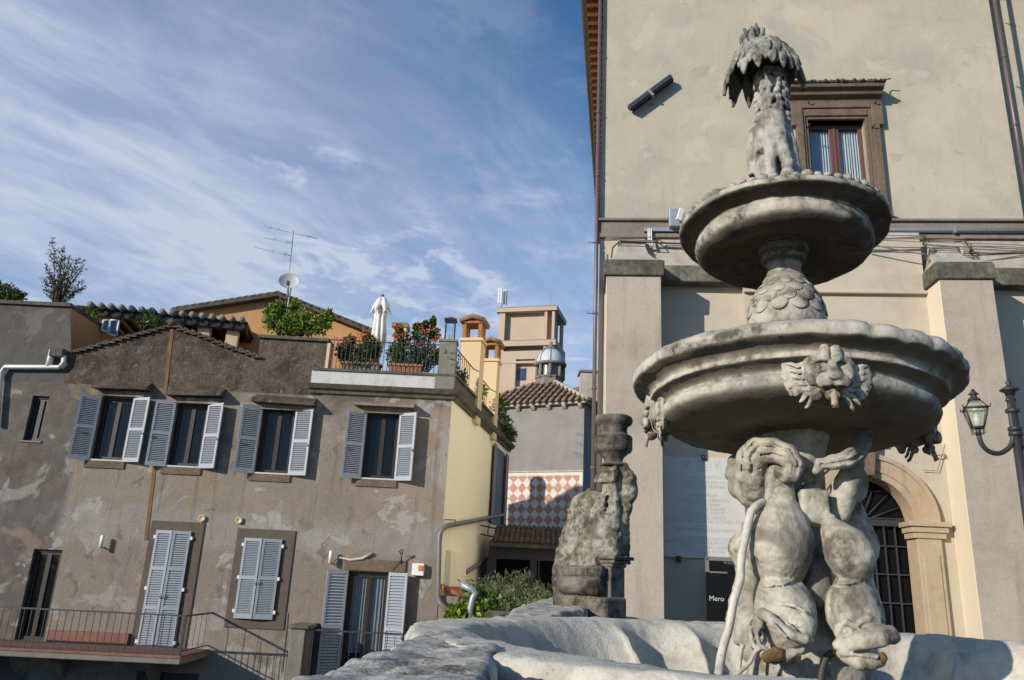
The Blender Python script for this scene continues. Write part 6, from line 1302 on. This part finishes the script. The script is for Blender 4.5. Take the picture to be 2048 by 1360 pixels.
# basin ----------------------------------------------------------------
ZR = 1.50; NL = 16; PH = R_(90) ; 
CUSP = [-15, 8, 27, 46, 65, 84, 103, 122, 204, 223, 242, 261, 280, 299, 316, 331, 345]
def lobe(a):
    d = math.degrees(a) % 360; d = d - 360 if d >= 345 else d
    for c0, c1 in zip(CUSP[:-1], CUSP[1:]):
        if c0 <= d <= c1: return math.sin(math.pi * (d - c0) / (c1 - c0)) ** (.75 if c1 - c0 < 40 else .35)
    return 0
def basin():
    m = MB(); n = 640; m.smooth = True
    # (inner radius at mid lobe, at cusp, z)
    prof = [(2.02, 2.02, 0.0), (2.02, 2.02, .5), (2.0, 2.0, ZR - .22), (2.06, 2.06, ZR - .14), (2.08, 2.08, ZR - .05), (2.06, 2.06, ZR - .004), (2.03, 2.03, ZR + .002), (1.86, 1.855, ZR + .0), (1.835, 1.80, ZR - .008), (1.805, 1.74, ZR - .03), (1.765, 1.66, ZR - .08), (1.735, 1.62, ZR - .14), (1.71, 1.59, ZR - .17), (1.70, 1.575, ZR - .19), (1.64, 1.53, ZR - .26), (1.54, 1.45, ZR - .36), (1.40, 1.34, ZR - .46), (1.2, 1.18, ZR - .54), (.9, .9, ZR - .58), (.0, .0, ZR - .58)]
    prof = [(a - .185 if a > 1 else a, b - .185 - (.05 if z < ZR - .06 and 1.1 < b < 1.75 else 0) if b > 1 else b, z) for a, b, z in prof]
    pp = []
    for a, b in zip(prof[:-1], prof[1:]):
        k = max(1, int(math.hypot(a[0] - b[0], a[2] - b[2]) / .05)); pp += [tuple(np.array(a) + (np.array(b) - np.array(a)) * i / k) for i in range(k)]
    pp.append(prof[-1]); vs = []
    for (r1, r2, z) in pp:
        for j in range(n): a = 2 * math.pi * j / n; l = lobe(a); r = r2 + (r1 - r2) * l; vs.append((r * math.cos(a), r * math.sin(a), z))
    k = len(pp); m.add(vs, [(i * n + j, i * n + (j + 1) % n, (i + 1) * n + (j + 1) % n, (i + 1) * n + j) for i in range(k - 1) for j in range(n)])
    P = np.array(m.v); P = P + np.stack([noise_at(P, 5, q) for q in range(3)], -1) * .006 + np.stack([noise_at(P, 18, q + 5) for q in range(3)], -1) * .006; m.v = [tuple(p + CD_ * .33 + RT * .19) for p in P]; return m.build('basin', FB, ft)
basin()
wm, t, b, co = newmat('added_dark_water'); b.inputs['Base Color'].default_value = (.012, .016, .012, 1); b.inputs['Roughness'].default_value = .05; bump(t, b, noise(t, co, 5, 3, .5), .15, .02)
m = MB(); m.lathe([(1.25, ZR - .38), (.05, ZR - .38)], 64, tuple(CD_ * .33 + RT * .19)); m.build('added_water', wm, ft, recalc=False)  # unseen dark water, added to cut light bouncing up onto the carvings
m = MB(); m.lathe([(2.75, 0), (2.75, .16), (2.7, .18), (2.4, .18), (2.4, .34), (2.35, .36), (1.9, .36)], 64); m.build('steps', FB, ft)
# ================================================================== STONE BLOCK at the rim
def rock(name, poly, z0, z1, mat, label, cat, h=.016, amp=.02, rd=.03, seed=1):
    P = np.array(poly); c = P.mean(0); r = empty(name, (c[0], c[1], z0), label, cat)
    S = Sculpt((P[:, 0].min() - c[0] - .1, P[:, 1].min() - c[1] - .1, -.1), (P[:, 0].max() - c[0] + .1, P[:, 1].max() - c[1] + .1, z1 - z0 + .1), h)
    X, Y, Z = np.meshgrid(*S.ax, indexing='ij'); d = np.full(X.shape, -9., 'f4'); n = len(P); ar = sum(P[i, 0] * P[(i + 1) % n, 1] - P[(i + 1) % n, 0] * P[i, 1] for i in range(n)); sg = 1 if ar > 0 else -1
    ds = []
    for i in range(n):
        a = P[i] - c; b = P[(i + 1) % n] - c; e = (b - a) / np.linalg.norm(b - a); nr = np.array([e[1], -e[0]]) * sg; ds.append((X - a[0]) * nr[0] + (Y - a[1]) * nr[1])
    ds += [Z - (z1 - z0), -Z]
    q = sum(np.maximum(x + rd, 0) ** 2 for x in ds); mx_ = np.maximum.reduce(ds); S.f = np.where(mx_ < -rd, mx_, np.sqrt(q) - rd).astype('f4')
    S.disp(amp, 4, seed); S.disp(amp * .6, 11, seed + 1); S.disp(amp * .35, 30, seed + 2); S.build('stone', mat, r); return r
zt = ZR + .0
pl_ = [atZ(x, y, zt)[:2] for x, y in ((832, 1268), (935, 1262), (1012, 1284), (1010, 1310), (985, 1345), (960, 1420), (420, 1420), (500, 1382))]
rock('stone_block', pl_, .9, zt, FG, 'lichen darkened stone coping block at the near left of the basin', 'stone block', .014, .016, .03)
# ================================================================== PARAPET and URN MONUMENT
zp = 1.47; pl_ = [atZ(x, y, zp)[:2] for x, y in ((1040, 1213), (1085, 1190), (1215, 1186), (1200, 1203), (1165, 1222), (1110, 1232), (985, 1229))]
rock('parapet_slab', pl_, .6, zp, stone('pale_slab', (.42, .40, .34), (.2, .19, .16), (.52, .5, .44), (.36, .345, .3), None, 2.5, 50, .6, 5, .012), 'broken pale stone slab capping the parapet below the urn monument', 'stone slab', .016, .02, .035, 6)
UY = 8.2; UP = atY(1215, 1190, UY); um = empty('urn_monument', (UP[0], UP[1], 0), 'weathered stone monument with scrolls, rough boulder and an urn on top', 'monument')
US = stone('peperino', (.125, .108, .083), (.035, .03, .024), (.22, .195, .155), (.20, .19, .155), None, 3.0, 40, .5, 9, .012)
UBm = stone('lichen_boulder', (.17, .15, .11), (.05, .043, .03), (.36, .345, .28), (.24, .215, .14), None, 5, 50, .4, 12, .010)
def up(px, py, T=0.0): return atY(px, py, UY - T) - np.array([UP[0], UP[1], 0])
def prof_box(mb, px0, px1, py0, py1, d0, d1, T=0):
    a = up(px0, py1, T); b = up(px1, py0, T); mb.box(a[0], b[0], -d1, -d0, a[2], b[2])
ua = up(1227, 930); uz = lambda y: up(1227, y)[2]; cxu = up(1227, 880)[0]
m = MB(); pr = [(0, uz(842)), (.14, uz(840)), (.165, uz(834)), (.19, uz(834)), (.20, uz(838)), (.20, uz(843)), (.185, uz(849)), (.155, uz(852)), (.142, uz(858)), (.142, uz(866)), (.155, uz(870)), (.185, uz(872)), (.196, uz(876)), (.197, uz(898)), (.188, uz(904)), (.165, uz(906)), (.13, uz(912)), (.105, uz(917)), (.095, uz(922)), (.10, uz(926)), (.135, uz(928)), (.14, uz(932)), (0, uz(932))]
m.lathe(pr, 40, (cxu, 0, 0)); m.v = [tuple(p) for p in rough(np.array(m.v), .006, 9)]; m.build('urn', US, um)
M45 = np.array([[-.707, -.707, 0], [.707, -.707, 0], [0, 0, 1.]])          # along the wing, out of its sunny face, up
def box45(mb, px, hw, y0, y1, hd=None):
    c = up(px, (y0 + y1) / 2)[0]; hd = hd or hw; mb.box(-hw, hw, -hd, hd, uz(y1), uz(y0), Matrix.Translation((c, 0, 0)) @ Matrix.Rotation(R_(45), 4, 'Z'))
S = Sculpt((-.95, -.5, .3), (.45, .75, 3.3), .0125)
c = lambda L_: [(up(*p[:3]), p[3]) for p in L_]
def b45(px, y0, y1, hw, hd, k=.02): q = up(px, (y0 + y1) / 2); S.boxx((q[0], 0, (uz(y0) + uz(y1)) / 2), (hw, hd, (uz(y0) - uz(y1)) / 2), k, rot=M45, rd=.02)
b45(1228, 928, 1010, .105, .105); b45(1226, 1000, 1112, .130, .130); b45(1222, 940, 968, .135, .12)
S.chain(c([(1246, 935, .06, .06), (1258, 955, .06, .085), (1258, 985, .06, .085), (1250, 1010, .05, .06)]), .02); S.chain(c([(1255, 1015, .08, .05), (1250, 1040, .08, .055), (1240, 1060, .08, .04)]), .02)
S.ell(up(1186, 1058, -.10), (.34, .15, .42), .03, rot=M45); S.ell(up(1170, 1082, -.18), (.33, .16, .36), .03, rot=M45); S.boxx(up(1162, 1150, -.16), (.28, .13, .28), .03, rot=M45, rd=.05)
S.boxx(up(1214, 1040, .08), (.012, .05, .25), .01, rot=M45, cut=True)
S.disp(.014, 4, 3); S.disp(.014, 11, 6); S.disp(.010, 30, 2); S.build('boulder', UBm, um)
m = MB(); box45(m, 1222, .17, 1113, 1120); box45(m, 1222, .145, 1120, 1128); box45(m, 1220, .12, 1128, 1135); box45(m, 1217, .115, 1135, 1260); m.build('pedestal', US, um, bevel=.012, rough_=(.006, 6))
m = MB()
for (x, y, r) in ((1166, 1143, .06), (1162, 1171, .095)):
    q = up(x, y, -.02); m.tube([(q[0] - .17, -.02 + .17, q[2]), (q[0] + .17, -.02 - .17, q[2])], r, 18)
m.v = [tuple(p) for p in rough(np.array(m.v), .008, 8)]; m.build('volute', US, um)
m = MB(); m.box(-.36, .36, -.16, .16, .4, uz(1194), Matrix.Translation((up(1178, 1190)[0], .10, 0)) @ Matrix.Rotation(R_(-45), 4, 'Z')); m.build('plinth', US, um, bevel=.03, rough_=(.015, 5))
bw = empty('parapet_wall', (UP[0], UP[1], 0), 'dark stone parapet wall running under the pale slab', 'wall'); m = MB(); m.box(-1.2, .35, -.3, .5, -3.5, zp - .08); m.box(.35, .9, .0, .5, -3.5, 1.2); m.build('wall', US, bw, rough_=(.02, 4))
# ================================================================== LAMP POST
LYp = 9.0; q = atY(2036, 900, LYp); lp = empty('lamp_post', (q[0], LYp, 0), 'black iron lamp post with curved arm and glass lantern at the right edge', 'lamp post'); b0 = np.array([q[0], LYp, 0])
def lq(px, py, T=0): return atY(px, py, LYp - T) - b0
zt = lq(2029, 785)[2]; m = MB(); m.tube([(0, 0, 0), (0, 0, zt - .0)], [.06, .045], 12); m.lathe([(0, zt - .04), (.05, zt - .04), (.06, zt), (.10, zt + .015), (.11, zt + .03), (.06, zt + .06), (.03, zt + .075), (.02, zt + .10), (.035, zt + .12), (.015, zt + .145), (0, zt + .17)], 16)
for y in (822, 858, 868): z = lq(2030, y)[2]; m.lathe([(.05, -.03), (.075, -.02), (.075, .02), (.05, .03)], 14, (0, 0, z))
m.lathe([(.16, 0), (.16, .3), (.1, .4), (.08, .9), (.06, 1.0)], 16); m.build('post', M['iron'], lp)
m = MB(); arm = [lq(2019, 805), lq(2022, 835), lq(2026, 868), lq(2022, 890), lq(2008, 903), lq(1992, 907), lq(1974, 900), lq(1962, 885), lq(1957, 866)]; AX = arm[-1]
m.tube(spline([tuple(p) for p in arm], 6), .028, 10); t_ = lq(2017, 800); m.ball(tuple(t_), .035, 10); m.tube([arm[1], (0, 0, arm[1][2])], .02, 8); m.tube([arm[2], (0, 0, arm[2][2])], .02, 8)
o = lambda p: (-p[0], p[1], p[2]); m.tube([o(p) for p in spline([tuple(p) for p in arm], 6)], .028, 10); m.tube([o(arm[1]), (0, 0, arm[1][2])], .02, 8); m.tube([o(arm[2]), (0, 0, arm[2][2])], .02, 8); m.ball(o(t_), .035, 10); m.build('arm', M['iron'], lp)
def lantern(cx_, parent):
    z0, z1, z2, z3 = lq(1950, 855)[2], lq(1950, 818)[2], lq(1950, 805)[2], lq(1948, 790)[2]; r0, r1 = .085, .165; A_ = [R_(20 + 90 * k) for k in range(4)]
    f = MB(); P0 = [np.array([cx_ + r0 * math.cos(a), r0 * math.sin(a), z0]) for a in A_]; P1_ = [np.array([cx_ + r1 * math.cos(a), r1 * math.sin(a), z1]) for a in A_]; P2_ = [np.array([cx_ + .07 * math.cos(a), .07 * math.sin(a), z2 + .02]) for a in A_]
    for i in range(4):
        j = (i + 1) % 4; f.tube([P0[i], P1_[i]], .011, 6); f.tube([P0[i], P0[j]], .011, 6); f.tube([P1_[i] * 1.0, P1_[j]], .015, 6); f.tube([P1_[i], P2_[i]], .008, 5); f.tube([P2_[i], P2_[j]], .012, 6); e = P1_[i] + (P1_[i] - np.array([cx_, 0, z1])) * .2; f.tube([P1_[i], e, e + np.array([0, 0, .03])], .008, 5)
        f.tube([P0[i], P0[i] - np.array([0, 0, .07]), np.array([cx_, 0, z0 - .07])], .006, 5)
    f.lathe([(.075, z2 + .02), (.06, z2 + .05), (.035, z2 + .06), (.035, z2 + .09), (.06, z2 + .10), (.03, z2 + .125), (.015, z2 + .16), (0, z3 + .03)], 14, (cx_, 0, 0)); f.tube([(cx_, 0, z0 - .1), (cx_, 0, z0 + .01)], .03, 10); lo_ = f.build('lantern', M['iron'], parent)
    g = MB()
    for i in range(4): j = (i + 1) % 4; g.quad(P0[i], P0[j], P1_[j], P1_[i]); g.quad(P1_[i], P1_[j], P2_[j], P2_[i])
    gm_ = bpy.data.materials.get('lamp_glass')
    if not gm_:
        gm_ = bpy.data.materials.new('lamp_glass'); gm_.use_nodes = True; t = gm_.node_tree; t.nodes.clear(); a1 = N(t, 'ShaderNodeBsdfTransparent', i_Color=(.9, .92, .85, 1)); a2 = N(t, 'ShaderNodeBsdfDiffuse', i_Color=(.6, .6, .5, 1)); a3 = N(t, 'ShaderNodeMixShader', i_0=.25); L(t, a1.outputs[0], a3.inputs[1]); L(t, a2.outputs[0], a3.inputs[2]); L(t, a3.outputs[0], N(t, 'ShaderNodeOutputMaterial').inputs[0])
    g.build('lantern_glass', gm_, lo_, recalc=False); g = MB(); g.tube([(cx_, 0, z0 + .02), (cx_, 0, z0 + .09), (cx_, 0, z0 + .17)], [.03, .04, .02], 10); g.tube([(cx_, 0, z0 + .17), (cx_, 0, z1 + .03)], .035, 8); g.build('bulb', M['white'], lo_)
lantern(AX[0] - .0, lp); lantern(-AX[0], lp)

# ------------------------------------------------------------------ pieces that stand apart become parts of their own
def split_islands(o):
    import bmesh
    me = o.data; n = len(me.vertices); par = list(range(n))
    def find(i):
        while par[i] != i: par[i] = par[par[i]]; i = par[i]
        return i
    for e in me.edges:
        a, b = find(e.vertices[0]), find(e.vertices[1])
        if a != b: par[a] = b
    ids = {}
    for p in me.polygons: ids.setdefault(find(p.vertices[0]), []).append(p.index)
    if len(ids) < 2: return
    for k, fs in enumerate(ids.values()):
        vs, fc, mp = [], [], {}
        for f in fs:
            r = []
            for v in me.polygons[f].vertices:
                if v not in mp: mp[v] = len(vs); vs.append(tuple(me.vertices[v].co))
                r.append(mp[v])
            fc.append(r)
        nm = bpy.data.meshes.new(o.name.split('.')[0]); nm.from_pydata(vs, [], fc); nm.materials.append(me.materials[0]); nm.polygons.foreach_set('use_smooth', [me.polygons[f].use_smooth for f in fs]); nm.update()
        if k == 0: first = nm
        else:
            c = o.copy(); c.data = nm; COL.objects.link(c)
    o.data = first
SPLIT = {'jamb', 'impost', 'wall_strip', 'corbel', 'lime_crust', 'vent', 'hinge', 'clamp', 'clip', 'pillar', 'boom', 'panel', 'lead_pipe', 'chimney_cap', 'volute', 'side_shutter', 'iron_hook', 'tile_border'}
for o in list(bpy.data.objects):
    if o.type == 'MESH' and o.name.split('.')[0] in SPLIT and not o.children: split_islands(o)

for o in list(bpy.data.objects):
    if o.parent is None and o.get('category') and not o.get('kind'): o['kind'] = 'thing'
